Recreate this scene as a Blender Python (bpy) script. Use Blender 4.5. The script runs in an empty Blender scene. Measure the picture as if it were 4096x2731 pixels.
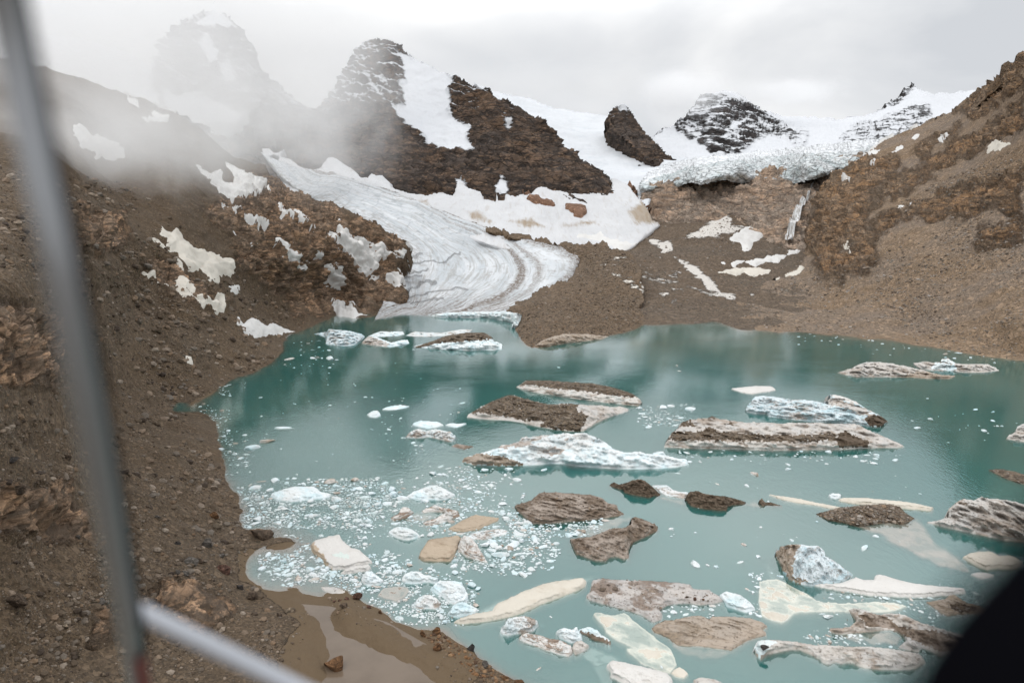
import bpy, math, random
import numpy as np
from mathutils import Vector
R = math.radians
scene = bpy.context.scene
COL = scene.collection
random.seed(7); RNG = np.random.default_rng(7)

# ------------------------------------------------------------------ camera model (24 mm lens, 80 m above the lake)
F = 4096*24/36.0; CX, CY = 2048.0, 1365.5; H = 80.0
PITCH = math.atan((CY-960)/F)
CP, SP = math.cos(PITCH), math.sin(PITCH)
CROPS = {'q':(0,0,1.741497),'A':(1750,1450,.47826),'B':(2550,1350,.47826),'C':(1700,2200,.5102),'D':(2300,1900,.53004),
         'E':(2996,1900,.52987),'F':(850,1850,.44643),'G':(1350,900,.59524),'H':(2696,900,.59524),'I':(0,900,.59524),
         'J':(0,1800,.59524),'K':(0,0,.59524),'L':(1350,0,.59524),'M':(2696,0,.59524),'N':(2400,700,.44643),'O':(900,550,.5102)}
def T(c, pts):
    ox, oy, s = CROPS[c]
    return [(ox+x*s, oy+y*s) for x, y in pts]
def ray(u, v):
    a = (np.asarray(u, float)-CX)/F; b = (CY-np.asarray(v, float))/F
    y = CP+b*SP; z = -SP+b*CP
    return a/y, z/y
def P(u, v, Y):
    dx, dz = ray(u, v)
    return np.stack([dx*Y, Y+0*dx, H+dz*Y], -1)
def Yz(u, v, z):                       # forward distance at which the line of sight meets height z
    dx, dz = ray(u, v)
    return (H-z)/np.maximum(-dz, 1e-3)
def ground(u, v, z=0.0):
    return P(u, v, Yz(u, v, z))

# ------------------------------------------------------------------ numpy noise
def _hash(ix, iy, iz, seed):
    n = (ix.astype(np.int64)*374761393 + iy.astype(np.int64)*668265263 + iz.astype(np.int64)*1440662683 + seed*974634777) & 0xFFFFFFFF
    n = ((n ^ (n >> 13))*1274126177) & 0xFFFFFFFF
    n = ((n ^ (n >> 16))*2246822519) & 0xFFFFFFFF
    return n ^ (n >> 15)
_G = np.array([[1,1,0],[-1,1,0],[1,-1,0],[-1,-1,0],[1,0,1],[-1,0,1],[1,0,-1],[-1,0,-1],[0,1,1],[0,-1,1],[0,1,-1],[0,-1,-1],[1,1,0],[-1,1,0],[0,-1,1],[0,-1,-1]], float)
def perlin(p, seed=0):
    i = np.floor(p).astype(np.int64); f = p-i
    w = f*f*f*(f*(f*6-15)+10)
    out = np.zeros(p.shape[:-1])
    for cx in (0,1):
        for cy in (0,1):
            for cz in (0,1):
                g = _G[_hash(i[...,0]+cx, i[...,1]+cy, i[...,2]+cz, seed) & 15]
                d = g[...,0]*(f[...,0]-cx)+g[...,1]*(f[...,1]-cy)+g[...,2]*(f[...,2]-cz)
                wt = (w[...,0] if cx else 1-w[...,0])*(w[...,1] if cy else 1-w[...,1])*(w[...,2] if cz else 1-w[...,2])
                out += wt*d
    return out
def fbm(p, L, octs, seed=0, gain=.5, ridged=False):
    out = 0; a = 1.0
    for k in range(octs):
        n = perlin(p/L*2.0**k+k*7.31, seed+k)
        if ridged: n = .5-np.abs(n)*1.6
        out = out+a*n; a *= gain
    return out
def strat(p, n, k):                    # squeeze the space along n so that noise lies in beds across n
    n = np.array(n, float); n /= np.linalg.norm(n)
    d = p@n
    return p+(k-1)*d[...,None]*n
def smooth(x, a, b):
    t = np.clip((x-a)/(b-a), 0, 1); return t*t*(3-2*t)

# ------------------------------------------------------------------ polygons
def sdist(u, v, poly, near=False):
    u = np.asarray(u, float); v = np.asarray(v, float)
    best = np.full(u.shape, 1e18); ins = np.zeros(u.shape, bool)
    bu = np.zeros(u.shape); bv = np.zeros(u.shape)
    n = len(poly)
    for i in range(n):
        x0, y0 = poly[i]; x1, y1 = poly[(i+1) % n]
        ex, ey = x1-x0, y1-y0; l2 = ex*ex+ey*ey
        if l2 < 1e-9: continue
        t = np.clip(((u-x0)*ex+(v-y0)*ey)/l2, 0, 1)
        qx, qy = x0+t*ex, y0+t*ey
        d = (u-qx)**2+(v-qy)**2
        m = d < best
        best = np.where(m, d, best)
        if near: bu = np.where(m, qx, bu); bv = np.where(m, qy, bv)
        if y0 != y1:
            c = ((y0 > v) != (y1 > v)) & (u < ex*(v-y0)/(y1-y0)+x0)
            ins ^= c
    s = np.sqrt(best)*np.where(ins, 1, -1)
    return (s, bu, bv) if near else s
def tps(ctrl):
    c = np.array(ctrl, float); xy = c[:,:2]/1000.0; n = len(c)
    def K(a, b):
        r2 = ((a[:,None,:]-b[None,:,:])**2).sum(-1)
        return .5*r2*np.log(r2+1e-12)
    A = np.zeros((n+3, n+3)); A[:n,:n] = K(xy, xy)+np.eye(n)*1e-4
    A[:n,n] = 1; A[:n,n+1:] = xy; A[n,:n] = 1; A[n+1:,:n] = xy.T
    sol = np.linalg.solve(A, np.concatenate([c[:,2], np.zeros(3)]))
    def ev(u, v):
        q = np.stack([np.ravel(u), np.ravel(v)], -1)/1000.0
        out = np.empty(len(q))
        for s in range(0, len(q), 20000):
            b = q[s:s+20000]
            out[s:s+20000] = K(b, xy)@sol[:n]+sol[n]+b@sol[n+1:]
        return out.reshape(np.shape(u))
    return ev

# ------------------------------------------------------------------ mesh / object helpers
def tag(o, label=None, cat=None, group=None, kind=None):
    if label: o['label'] = label
    if cat: o['category'] = cat
    if group: o['group'] = group
    if kind: o['kind'] = kind
    return o
def mesh_np(name, verts, faces, mats, attrs=None, smooth_sh=True, matidx=None):
    """faces: (n,3) or (n,4) int array"""
    me = bpy.data.meshes.new(name)
    verts = np.ascontiguousarray(verts, np.float32).reshape(-1,3); faces = np.ascontiguousarray(faces, np.int32)
    k = faces.shape[1]
    me.vertices.add(len(verts)); me.vertices.foreach_set('co', verts.ravel())
    me.loops.add(faces.size); me.loops.foreach_set('vertex_index', faces.ravel())
    me.polygons.add(len(faces))
    me.polygons.foreach_set('loop_start', np.arange(0, faces.size, k, dtype=np.int32))
    me.polygons.foreach_set('use_smooth', np.full(len(faces), smooth_sh, bool))
    for m in (mats if isinstance(mats, (list, tuple)) else [mats]): me.materials.append(m)
    if matidx is not None: me.polygons.foreach_set('material_index', np.ascontiguousarray(matidx, np.int32))
    me.update(calc_edges=True)
    for an, av in (attrs or {}).items():
        at = me.attributes.new(an, 'FLOAT', 'POINT'); at.data.foreach_set('value', np.ascontiguousarray(av, np.float32).ravel())
    return me
def link(name, me, parent=None, loc=(0,0,0)):
    o = bpy.data.objects.new(name, me); COL.objects.link(o); o.location = loc
    if parent: o.parent = parent
    return o
def compact(verts, faces, attrs=None):
    used = np.unique(faces); mp = np.full(len(verts), -1, np.int64); mp[used] = np.arange(len(used))
    return verts[used], mp[faces], {k: a[used] for k, a in (attrs or {}).items()}
def grid_faces(nv, nu):
    i = np.arange((nv-1)*nu).reshape(nv-1, nu)[:, :-1]
    return np.stack([i, i+nu, i+nu+1, i+1], -1).reshape(-1, 4)
# ------------------------------------------------------------------ materials
class NT:
    def __init__(s, name):
        s.m = bpy.data.materials.new(name); s.m.use_nodes = True
        s.t = s.m.node_tree; s.t.nodes.clear()
        s.out = s.n('ShaderNodeOutputMaterial')
    def n(s, typ, **kw):
        nd = s.t.nodes.new(typ)
        for k, v in kw.items(): setattr(nd, k, v)
        return nd
    def set(s, sock, v):
        if isinstance(v, bpy.types.NodeSocket): s.t.links.new(v, sock)
        elif v is not None:
            if isinstance(v, (tuple, list)) and len(v) == 3 and sock.type == 'RGBA': v = (*v, 1)
            sock.default_value = v
    def pos(s): return s.n('ShaderNodeNewGeometry').outputs['Position']
    def obj(s): return s.n('ShaderNodeTexCoord').outputs['Object']
    def attr(s, name): return s.n('ShaderNodeAttribute', attribute_name=name).outputs['Fac']
    def mapping(s, v, rot=(0,0,0), sc=(1,1,1), loc=(0,0,0)):
        m = s.n('ShaderNodeMapping'); s.set(m.inputs[0], v)
        m.inputs['Rotation'].default_value = rot; m.inputs['Scale'].default_value = sc; m.inputs['Location'].default_value = loc
        return m.outputs[0]
    def noise(s, v, size, detail=5, rough=.55, dist=0.0, out=0):
        n = s.n('ShaderNodeTexNoise'); s.set(n.inputs['Vector'], v)
        n.inputs['Scale'].default_value = 1.0/size; n.inputs['Detail'].default_value = detail
        n.inputs['Roughness'].default_value = rough; n.inputs['Distortion'].default_value = dist
        return n.outputs[out]
    def voro(s, v, size, out='Color', feature='F1', rnd=1.0):
        n = s.n('ShaderNodeTexVoronoi', feature=feature); s.set(n.inputs['Vector'], v)
        n.inputs['Scale'].default_value = 1.0/size; n.inputs['Randomness'].default_value = rnd
        return n.outputs[out]
    def math(s, op, a, b=0.0, c=None, clamp=False):
        n = s.n('ShaderNodeMath', operation=op, use_clamp=clamp)
        s.set(n.inputs[0], a); s.set(n.inputs[1], b)
        if c is not None: s.set(n.inputs[2], c)
        return n.outputs[0]
    def step(s, x, a, b, lo=0.0, hi=1.0):
        n = s.n('ShaderNodeMapRange', interpolation_type='SMOOTHSTEP'); s.set(n.inputs[0], x)
        for i, q in enumerate((a, b, lo, hi)): n.inputs[i+1].default_value = q
        return n.outputs[0]
    def mix(s, f, a, b, mode='MIX'):
        n = s.n('ShaderNodeMix', data_type='RGBA', blend_type=mode)
        s.set(n.inputs[0], f); s.set(n.inputs[6], a); s.set(n.inputs[7], b)
        return n.outputs[2]
    def ramp(s, f, stops):
        n = s.n('ShaderNodeValToRGB'); s.set(n.inputs[0], f)
        e = n.color_ramp.elements
        while len(e) < len(stops): e.new(.5)
        for x, (p, c) in zip(e, stops): x.position = p; x.color = (*c, 1)
        return n.outputs[0]
    def sep(s, v):
        n = s.n('ShaderNodeSeparateXYZ'); s.set(n.inputs[0], v); return n.outputs
    def bump(s, h, strength, dist, nrm=None):
        n = s.n('ShaderNodeBump'); n.inputs['Strength'].default_value = strength; n.inputs['Distance'].default_value = dist
        s.set(n.inputs['Height'], h)
        if nrm is not None: s.set(n.inputs['Normal'], nrm)
        return n.outputs[0]
    def bsdf(s, col, rough=.9, nrm=None, spec=.3, **kw):
        b = s.n('ShaderNodeBsdfPrincipled'); s.set(b.inputs['Base Color'], col); s.set(b.inputs['Roughness'], rough)
        b.inputs['Specular IOR Level'].default_value = spec
        if nrm is not None: s.set(b.inputs['Normal'], nrm)
        for k, v in kw.items(): s.set(b.inputs[k], v)
        return b.outputs[0]
    def done(s, sh, vol=None):
        if sh is not None: s.t.links.new(sh, s.out.inputs['Surface'])
        if vol is not None: s.t.links.new(vol, s.out.inputs['Volume'])
        return s.m

def mat_rock(name, soil, rock, warm, fs, dark=.35, srot=(.3,.2,.5), sk=3.5, dust=0.0, mask=None, maskcol=None, bump=1.0, grey=None, stone=.55, zdust=None, rs=None, dk=1.0):
    rs = rs or fs*2
    """broken mountain rock: soil/scree between outcrops ('rough' attribute), beds, cracks, stones of size fs (m)"""
    t = NT(name); p = t.pos()
    st = t.mapping(p, srot, (1,1,sk))
    rough = t.attr('rough')
    n1 = t.noise(p, fs*60, 6, .6); n2 = t.noise(p, fs*9, 6, .65); n3 = t.noise(st, rs*9, 8, .66, .9)
    c_soil = t.mix(t.step(n1, .38, .62), soil, tuple(x*.72 for x in soil))
    c_soil = t.mix(t.step(n2, .45, .75), c_soil, tuple(x*1.3 for x in soil))
    c_soil = t.mix(t.math('MULTIPLY', t.step(t.noise(t.mapping(p, (0,.6,.4), (.5,1,1)), rs*34, 7, .62, .6), .50, .66), .6), c_soil, tuple(x*.5 for x in soil))
    if grey: c_soil = t.mix(t.step(t.noise(p, fs*110, 5, .6), .42, .6), c_soil, grey)
    vs = t.sep(t.voro(p, fs))[0]; vb = t.sep(t.voro(t.mix(.3, p, t.noise(p, fs*2, 3, out=1)), fs*1.7))[1]
    c_soil = t.mix(stone, c_soil, t.mix(vs, tuple(x*.45 for x in soil), tuple(min(1, x*2.0) for x in soil)))
    c_soil = t.mix(t.math('MULTIPLY', t.step(vb, .86, .92), .6), c_soil, tuple(min(1, x*1.9+.02) for x in soil))
    c_rock = t.mix(t.step(t.noise(p, rs*30, 5, .62), .38, .62), rock, warm)
    c_rock = t.mix(t.step(n3, .42, .56), tuple(x*dark for x in rock), c_rock)
    c_rock = t.mix(t.step(t.noise(st, rs*4, 6, .7), .52, .66), c_rock, tuple(min(1, x*1.45+.01) for x in warm))
    crack = t.step(t.voro(t.mapping(t.mix(.25, p, t.noise(p, rs*8, 5, out=1)), srot, (1,1,1.8)), rs*5.5, 'Distance', 'DISTANCE_TO_EDGE'), .0, .07)
    c_rock = t.mix(t.math('MULTIPLY', t.math('SUBTRACT', 1.0, crack), .6*dk), c_rock, tuple(x*.25 for x in rock))
    ck2 = t.step(t.voro(t.mapping(t.mix(.3, p, t.noise(p, rs*2.2, 4, out=1)), srot, (1,1,2.2)), rs*1.5, 'Distance', 'DISTANCE_TO_EDGE'), .0, .09)
    c_rock = t.mix(t.math('MULTIPLY', t.math('SUBTRACT', 1.0, ck2), .45*dk), c_rock, tuple(x*.3 for x in rock))
    big = t.step(t.voro(t.mapping(t.mix(.2, p, t.noise(p, rs*22, 5, out=1)), srot, (1,1,1.6)), rs*17, 'Distance', 'DISTANCE_TO_EDGE'), .0, .10)
    c_rock = t.mix(t.math('MULTIPLY', t.math('SUBTRACT', 1.0, big), .5*dk), c_rock, tuple(x*.3 for x in rock))
    c_rock = t.mix(t.math('MULTIPLY', t.step(t.noise(st, rs*22, 6, .65, .6),   .5, .64), .55*dk), c_rock, tuple(x*.42 for x in rock))  # wet patches and shadow, both painted into the rock colour along the beds
    rr = t.step(t.math('ADD', rough, t.math('MULTIPLY', t.math('SUBTRACT', n2, .5), .9)), .22, .72)
    c = t.mix(rr, c_soil, c_rock)
    hgt = t.math('ADD', t.math('MULTIPLY', n2, 1.4), t.math('MULTIPLY', t.math('MULTIPLY', n3, rr), 2.2))
    hgt = t.math('ADD', hgt, t.math('MULTIPLY', vs, .35))
    hgt = t.math('ADD', hgt, t.math('MULTIPLY', t.math('MULTIPLY', crack, rr), .5))
    nrm = t.bump(t.math('MULTIPLY', n3, rr), .8*bump, rs*3.0)
    nrm = t.bump(hgt, .9*bump, fs*2.4, nrm)
    rg = .92
    if dust > 0 or mask:
        nz = t.sep(nrm)[2]; d = None
        if dust > 0:
            d = t.math('ADD', t.math('MULTIPLY', nz, .9), t.math('MULTIPLY', t.noise(st, fs*12, 8, .7), 1.2))
            if zdust: d = t.math('ADD', d, t.step(t.sep(p)[2], *zdust))
            d = t.step(d, 1.55-dust, 1.75-dust)
        if mask:
            mk = t.math('ADD', t.attr(mask), t.math('MULTIPLY', t.math('SUBTRACT', t.noise(st, fs*14, 8, .72), .5), 2.2))
            mk = t.step(mk, -.06, .1)
            d = mk if d is None else t.math('MAXIMUM', d, mk)
        nrm = t.bump(t.math('MULTIPLY', hgt, t.math('SUBTRACT', 1.0, t.math('MULTIPLY', d, .85))), .9*bump, fs*2.4)
        c = t.mix(d, c, maskcol or (.60,.615,.64))
    return t.done(t.bsdf(c, rg, nrm, .25))

def mat_snow(name, col=(.80,.82,.85), dirt=(.45,.38,.28), amt=.35, fs=1.0, streak=None, attr=None, bump=.6):
    t = NT(name); p = t.pos()
    q = p if streak is None else t.mapping(p, streak[0], streak[1])
    n = t.noise(p, fs*40, 5, .6); n2 = t.noise(q, fs*10, 7, .68, .5)
    c = t.mix(t.step(n, .35, .7), col, tuple(x*.90 for x in col))
    d = t.math('MULTIPLY', t.step(n2, .5, .78), amt)
    if attr:
        d = t.math('ADD', t.math('MULTIPLY', d, .5), t.math('MULTIPLY', t.step(t.math('ADD', t.attr(attr), t.math('MULTIPLY', t.math('SUBTRACT', n2, .5), 1.6)), 0., .9), amt))
    c = t.mix(d, c, dirt)
    h = t.math('ADD', t.noise(q, fs*8, 5, .6), t.math('MULTIPLY', t.noise(p, fs*2, 4, .6), .3))
    return t.done(t.bsdf(c, .75, t.bump(h, bump, fs*2.0), .3))

def mat_ice(name, white=(.80,.86,.88), tint=(.45,.72,.76), dirt=(.17,.125,.085), amt=.5, fs=.8, rot=(.4,.3,.6), sk=4.0, tamt=.6, rough=.55, bump=.4, lo=.42, hi=.62):
    """berg ice: white, blue-green in the clean faces, dirt in bands"""
    t = NT(name); p = t.pos()
    st = t.mapping(p, rot, (1,1,sk))
    c = t.mix(t.math('MULTIPLY', t.step(t.noise(p, fs*7, 4, .6), .42, .62), tamt), white, tint)
    n = t.noise(st, fs*9, 6, .6, .9); n2 = t.noise(p, fs*22, 4, .55)
    d = t.step(t.math('ADD', n, t.math('MULTIPLY', t.math('SUBTRACT', n2, .5), .7)), lo, hi)
    d = t.math('MULTIPLY', d, amt)
    dc = t.mix(t.step(t.noise(p, fs*1.1, 5, .7), .35, .65), tuple(x*.75 for x in dirt), tuple(x*1.5 for x in dirt))
    fine = t.step(t.noise(st, fs*2.2, 5, .65), .52, .66)
    d = t.math('MAXIMUM', d, t.math('MULTIPLY', fine, .35*amt))
    c = t.mix(d, c, dc)
    speck = t.step(t.sep(t.voro(p, fs*.45))[0], .90, .95)
    c = t.mix(t.math('MULTIPLY', speck, min(1., amt*.7)), c, tuple(x*.45 for x in dirt))
    h = t.math('ADD', n, t.math('MULTIPLY', t.noise(p, fs*1.3, 5, .65), .5))
    return t.done(t.bsdf(c, rough, t.bump(h, bump, fs*.9), .35))

def mat_debris(name, c0=(.095,.068,.045), fs=.7, light=(.22,.17,.12), pale=(.30,.28,.25), pamt=.5):
    t = NT(name); p = t.pos()
    v1 = t.sep(t.voro(p, fs)); v2 = t.sep(t.voro(p, fs*2.3))
    c = t.ramp(v1[0], [(0, tuple(x*.4 for x in c0)), (.55, c0), (.9, light), (1, pale)])
    c = t.mix(t.step(v2[1], .7, .8), c, light)
    c = t.mix(t.math('MULTIPLY', t.step(t.noise(p, fs*8, 5, .6), .5, .66), pamt), c, tuple(.6*x+.4*y for x, y in zip(light, pale)))
    c = t.mix(t.step(t.noise(p, fs*5, 5, .65), .4, .65), t.mix(1.0, c, (.62,.6,.58), 'MULTIPLY'), c)
    h = t.math('ADD', t.math('MULTIPLY', v1[1], .6), t.noise(p, fs*3, 6, .65))
    return t.done(t.bsdf(c, .92, t.bump(h, .9, fs*1.2), .25))

def mat_stone(name, cols):
    t = NT(name); p = t.pos(); k = t.attr('tint')
    c = t.ramp(k, [(i/(len(cols)-1), x) for i, x in enumerate(cols)])
    c = t.mix(t.math('MULTIPLY', t.step(t.noise(p, .35, 5, .65), .4, .65), .5), c, t.mix(1.0, c, (.5,.48,.46), 'MULTIPLY'))
    return t.done(t.bsdf(c, .88, t.bump(t.noise(p, .4, 5, .7), .6, .12), .3))
# ------------------------------------------------------------------ terrain sheets: solid slopes, each at its own distance
SHEETS = {}
class Sheet:
    def __init__(s, name, label, poly, ctrl, mat, step=5, rough=(), rbase=0.0, amp=.05, ramp_=.22, L0=50, octs=8, st=((.2,.3,1),2.2), skirt=40, back=.08,
                 attrs=None, seed=1, dmax=6000, lo_oct=2, sm=True, zfade=None, pxmax=34, outw=5, calm=0.0, crag=1.0):
        s.name, s.poly = name, poly
        us = [p[0] for p in poly]; vs = [p[1] for p in poly]
        u = np.arange(min(us)-skirt-step, max(us)+skirt+step*2, step); v = np.arange(min(vs)-skirt-step, max(vs)+skirt+step*2, step)
        s.U, s.V = np.meshgrid(u, v); s.step = step
        sd, bu, bv = sdist(s.U, s.V, poly, True); s.sd = sd
        sd = sd+fbm(np.stack([s.U, s.V, 0*s.U+seed], -1), 60, 4, seed+3)*outw*2; s.sd = sd
        cc = []
        for c in ctrl:
            if len(c) == 4: Y = float(Yz(c[0], c[1], c[3]))
            else: Y = c[2]
            cc.append((c[0], c[1], 1000.0/Y))
        f = tps(cc); out = sd < 0
        hd = out & (sdist(s.U, s.V, poly) < 0)
        uu = np.where(hd, bu, s.U); vv = np.where(hd, bv, s.V)
        Y = 1000.0/np.clip(f(uu, vv), 1000.0/dmax, 20.0); s.Y = Y
        B = P(uu, vv, Y)
        tau = np.clip(-sd/skirt, 0, 1.5)*out
        B[...,1] += tau*back*Y; B[...,2] -= tau*back*Y*.8
        s.base = B
        gu = np.gradient(B, axis=1); gv = np.gradient(B, axis=0)
        n = np.cross(gv, gu); n /= np.linalg.norm(n, axis=-1, keepdims=True)+1e-9
        view = B-np.array([0,0,H]); flip = (n*view).sum(-1) > 0
        n = np.where(flip[...,None], -n, n)
        n = n*.7+np.array([0,-.15,.3]); n /= np.linalg.norm(n, axis=-1, keepdims=True)
        s.n = n
        rm = np.full(sd.shape, float(rbase))
        if len(rough):
            wob = fbm(np.stack([s.U, s.V, 0*s.U], -1), 90, 4, 55)*38
            for rp in rough:
                val = 1.0
                if isinstance(rp, tuple) and not isinstance(rp[0], tuple): val, rp = rp
                rm = np.maximum(rm, val*smooth(sdist(s.U, s.V, rp)+wob, -45, 60))
        s.rm = rm
        if 'snow' in (attrs or {}) and calm:
            for q_ in attrs['snow']: rm = rm*(1-calm*smooth(sdist(s.U, s.V, q_)+fbm(np.stack([s.U, s.V, 0*s.U], -1), 60, 4, 66)*14, -10, 16))
        Q = strat(B, *st)
        w = np.stack([perlin(B/(L0*.8)+k*11., 90+k) for k in range(3)], -1)*L0*.25
        lo = np.zeros(sd.shape); hi = np.zeros(sd.shape)
        for k in range(octs):
            L = L0*.5**k
            a = fbm(B, L, 1, seed+k); b = .5-np.abs(perlin((Q+w)/L+k*5.1, seed+20+k))*1.7
            d = L*(amp*(1-rm)*a*1.4+ramp_*rm*b)
            if k < lo_oct: lo += d
            else: hi += d
        def terr(x, k=3.0):
            y = x*k; f0 = np.floor(y); return (f0+smooth(y-f0, .62, 1.0))/k
        for L, a_ in ((L0*.55, .30), (L0*.2, .20), (L0*.08, .14)):
            tt_ = crag*L*a_*rm*terr(fbm(Q+w*.6, L, 3, seed+40))*2.2
            if L > L0*.5: lo += tt_
            else: hi += tt_
        lim = pxmax*Y/F
        lo = lim*np.tanh(lo/lim); hi = lim*np.tanh(hi/lim)
        if zfade: 
            k = smooth(np.abs(B[...,2]), 0, zfade)*.8+.2; lo, hi = lo*k, hi*k
        s.lo, s.hi = lo, hi
        s.pos = B+n*(lo+hi)[...,None]
        at = {'rough': rm}
        for an, pl in (attrs or {}).items():
            if callable(pl): at[an] = pl(s.U, s.V); continue
            m = np.full(sd.shape, -1e3)
            for q in pl: m = np.maximum(m, sdist(s.U, s.V, q))
            at[an] = np.clip(m/28.0, -4, 4)
        s.at = at
        nv, nu = sd.shape
        fc = grid_faces(nv, nu)
        keep = (sd.ravel()[fc] > -skirt).all(1)
        vts, fcs, att = compact(s.pos.reshape(-1,3), fc[keep], {k: a.ravel() for k, a in at.items()})
        me = mesh_np(name, vts, fcs, mat, att, sm)
        s.ob = tag(link(name, me), label, name.replace('_', ' '), kind='structure')
        SHEETS[label] = s
    def at_uv(s, u, v):
        j = np.clip(((np.asarray(u)-s.U[0,0])/s.step), 0, s.U.shape[1]-1.001); i = np.clip(((np.asarray(v)-s.V[0,0])/s.step), 0, s.U.shape[0]-1.001)
        j0 = j.astype(int); i0 = i.astype(int); fj = (j-j0)[...,None]; fi = (i-i0)[...,None]
        p = s.pos
        return (p[i0,j0]*(1-fj)+p[i0,j0+1]*fj)*(1-fi)+(p[i0+1,j0]*(1-fj)+p[i0+1,j0+1]*fj)*fi
    def overlay(s, name, label, poly, mat, lift=9, edge=18, wob=9, cat='snow patch', group=None, kind=None, seed=3, sink=8, hik=.10):
        """a bed of snow lying on the sheet: smoother than the rock, thinning out into it at the edge"""
        us = [p[0] for p in poly]; vs = [p[1] for p in poly]; m = 45
        j0 = max(0, int((min(us)-m-s.U[0,0])/s.step)); j1 = int((max(us)+m-s.U[0,0])/s.step)+2
        i0 = max(0, int((min(vs)-m-s.V[0,0])/s.step)); i1 = int((max(vs)+m-s.V[0,0])/s.step)+2
        sl = (slice(i0,i1), slice(j0,j1))
        U, V, B, n, Y = s.U[sl], s.V[sl], s.base[sl], s.n[sl], s.Y[sl]
        sd = sdist(U, V, poly)+fbm(np.stack([U, V, 0*U], -1), 55, 4, seed)*wob*2
        h = np.where(sd > 0, lift*np.tanh(sd/edge), sink*1.6*np.tanh(sd/edge))*Y/F
        hs = s.hi[sl]
        for _ in range(2):
            for ax in (0, 1):
                hs = sum(np.roll(hs, k, ax) for k in range(-4, 5))/9.0
        pos = B+n*(s.lo[sl]+(1-hik)*hs+hik*s.hi[sl]+h)[...,None]
        nv, nu = U.shape
        fc = grid_faces(nv, nu)
        keep = (sd.ravel()[fc] > -26).any(1) & (s.sd[sl].ravel()[fc] > -s.step*7).all(1)
        if not keep.any(): return None
        vts, fcs, _ = compact(pos.reshape(-1,3), fc[keep])
        c = vts.mean(0)
        o = link(name, mesh_np(name, vts-c, fcs, mat), loc=c)
        return tag(o, label, cat, group, kind)

def C(c, rows):                       # control points given in a crop's pixels
    out = []
    for r in rows:
        (u, v), = T(c, [r[:2]]); out.append((u, v)+tuple(r[2:]))
    return out

# ---- materials of the slopes
M_left  = mat_rock('brown_scree_rock', rs=1.5, soil=(.098,.068,.042), rock=(.31,.225,.16), warm=(.42,.265,.16), fs=.42, srot=(.5,.4,.3), stone=.5, grey=(.085,.066,.048), bump=1.1, dark=.42, mask='sand', maskcol=(.125,.088,.053))
M_right = mat_rock('right_slope_rock', rs=2.2, soil=(.188,.132,.085), rock=(.46,.34,.24), warm=(.58,.35,.19), fs=1.2, srot=(.3,-.7,.3), grey=(.15,.13,.115), stone=.5, bump=.9, dark=.55, dk=.75)
M_mass  = mat_rock('dark_mountain_rock', rs=4.5, soil=(.095,.074,.062), rock=(.115,.09,.076), warm=(.175,.112,.072), fs=3.0, srot=(.5,.5,.2), sk=3, dust=.34, mask='snow', zdust=(280,600,-.6,.2), stone=.35, dark=.4)
M_wall  = mat_rock('ochre_cliff_rock', rs=3.2, soil=(.50,.42,.35), rock=(.60,.49,.40), warm=(.64,.45,.32), fs=1.9, srot=(.15,1.25,.5), sk=2.8, stone=.35, dark=.62, bump=.8, dk=.75)
M_mor   = mat_rock('moraine_rubble', (.118,.082,.052), (.12,.09,.065), (.17,.12,.08), 1.5, stone=.65, grey=(.13,.104,.08), bump=1.25, mask='snow', maskcol=(.62,.58,.52))
M_plain = mat_rock('grey_moraine_rubble', (.110,.080,.055), (.12,.095,.075), (.16,.12,.09), 1.5, stone=.6, grey=(.092,.078,.064), mask='snow', maskcol=(.55,.52,.48), bump=1.2)
M_outc  = mat_rock('red_outcrop_rock', (.20,.115,.075), (.24,.14,.09), (.30,.17,.10), 1.6, stone=.35, dark=.5)
M_haze  = mat_rock('far_peak_rock', rs=8, soil=(.10,.09,.085), rock=(.09,.08,.078), warm=(.11,.095,.085), fs=5.0, srot=(.15,.1,.3), sk=5, dust=.36, mask='snow')
M_rpeak = mat_rock('snowy_peak_rock', rs=7, soil=(.085,.075,.073), rock=(.08,.07,.07), warm=(.10,.085,.08), fs=4.0, srot=(.2,.35,.2), sk=4, dust=.35, mask='snow')
M_snow  = mat_snow('old_snow', (.64,.63,.61), (.42,.33,.23), .3, 1.2)
M_cream = mat_snow('cream_old_snow', (.62,.58,.51), (.42,.32,.21), .4, .8)
M_apron = mat_snow('avalanche_snow', (.57,.575,.585), (.30,.24,.175), .9, 2.0, streak=((.0,.0,.1),(2.5,.5,.5)), attr='dirt')
M_field = mat_snow('glacier_snow', (.63,.65,.675), (.46,.51,.55), .65, 4.0, streak=((.2,.1,.3),(.8,.8,3)))

# ---- far hazy peak
q = lambda pts: T('q', pts)
Sheet('mountain', 'pale snow-streaked peak fading into the cloud, farthest of the mountains',
      q([(-150,80),(60,70),(200,95),(300,125),(352,150),(368,120),(380,90),(395,72),(440,42),(490,22),(525,40),(548,62),(570,110),(590,150),(615,180),(650,205),(690,240),(718,262),(740,360),(-150,360)]),
      C('q', [(-150,80,2700),(200,95,2750),(360,130,2700),(490,22,2850),(590,150,2700),(718,262,2500),(740,360,2250),(450,200,2500),(450,350,2150),(-150,360,2000),(150,250,2300)]),
      M_haze, 5, rbase=1., ramp_=.22, L0=220, octs=7, st=((.1,.15,1),3.0), skirt=50, attrs={'snow':
      [q([(-160,60),(60,60),(200,85),(300,115),(355,145),(350,200),(390,260),(430,280),(540,300),(560,262),(470,235),(400,215),(380,200),(340,330),(-160,330)]),
       q([(375,270),(380,225),(430,212),(470,225),(555,258),(545,290),(470,285)]), q([(455,95),(480,88),(505,120),(500,150),(480,160),(470,130)]), q([(500,150),(530,140),(545,190),(520,200)]), q([(430,60),(490,18),(545,60),(500,75)])]}, seed=11, calm=.88, crag=.5)
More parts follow.
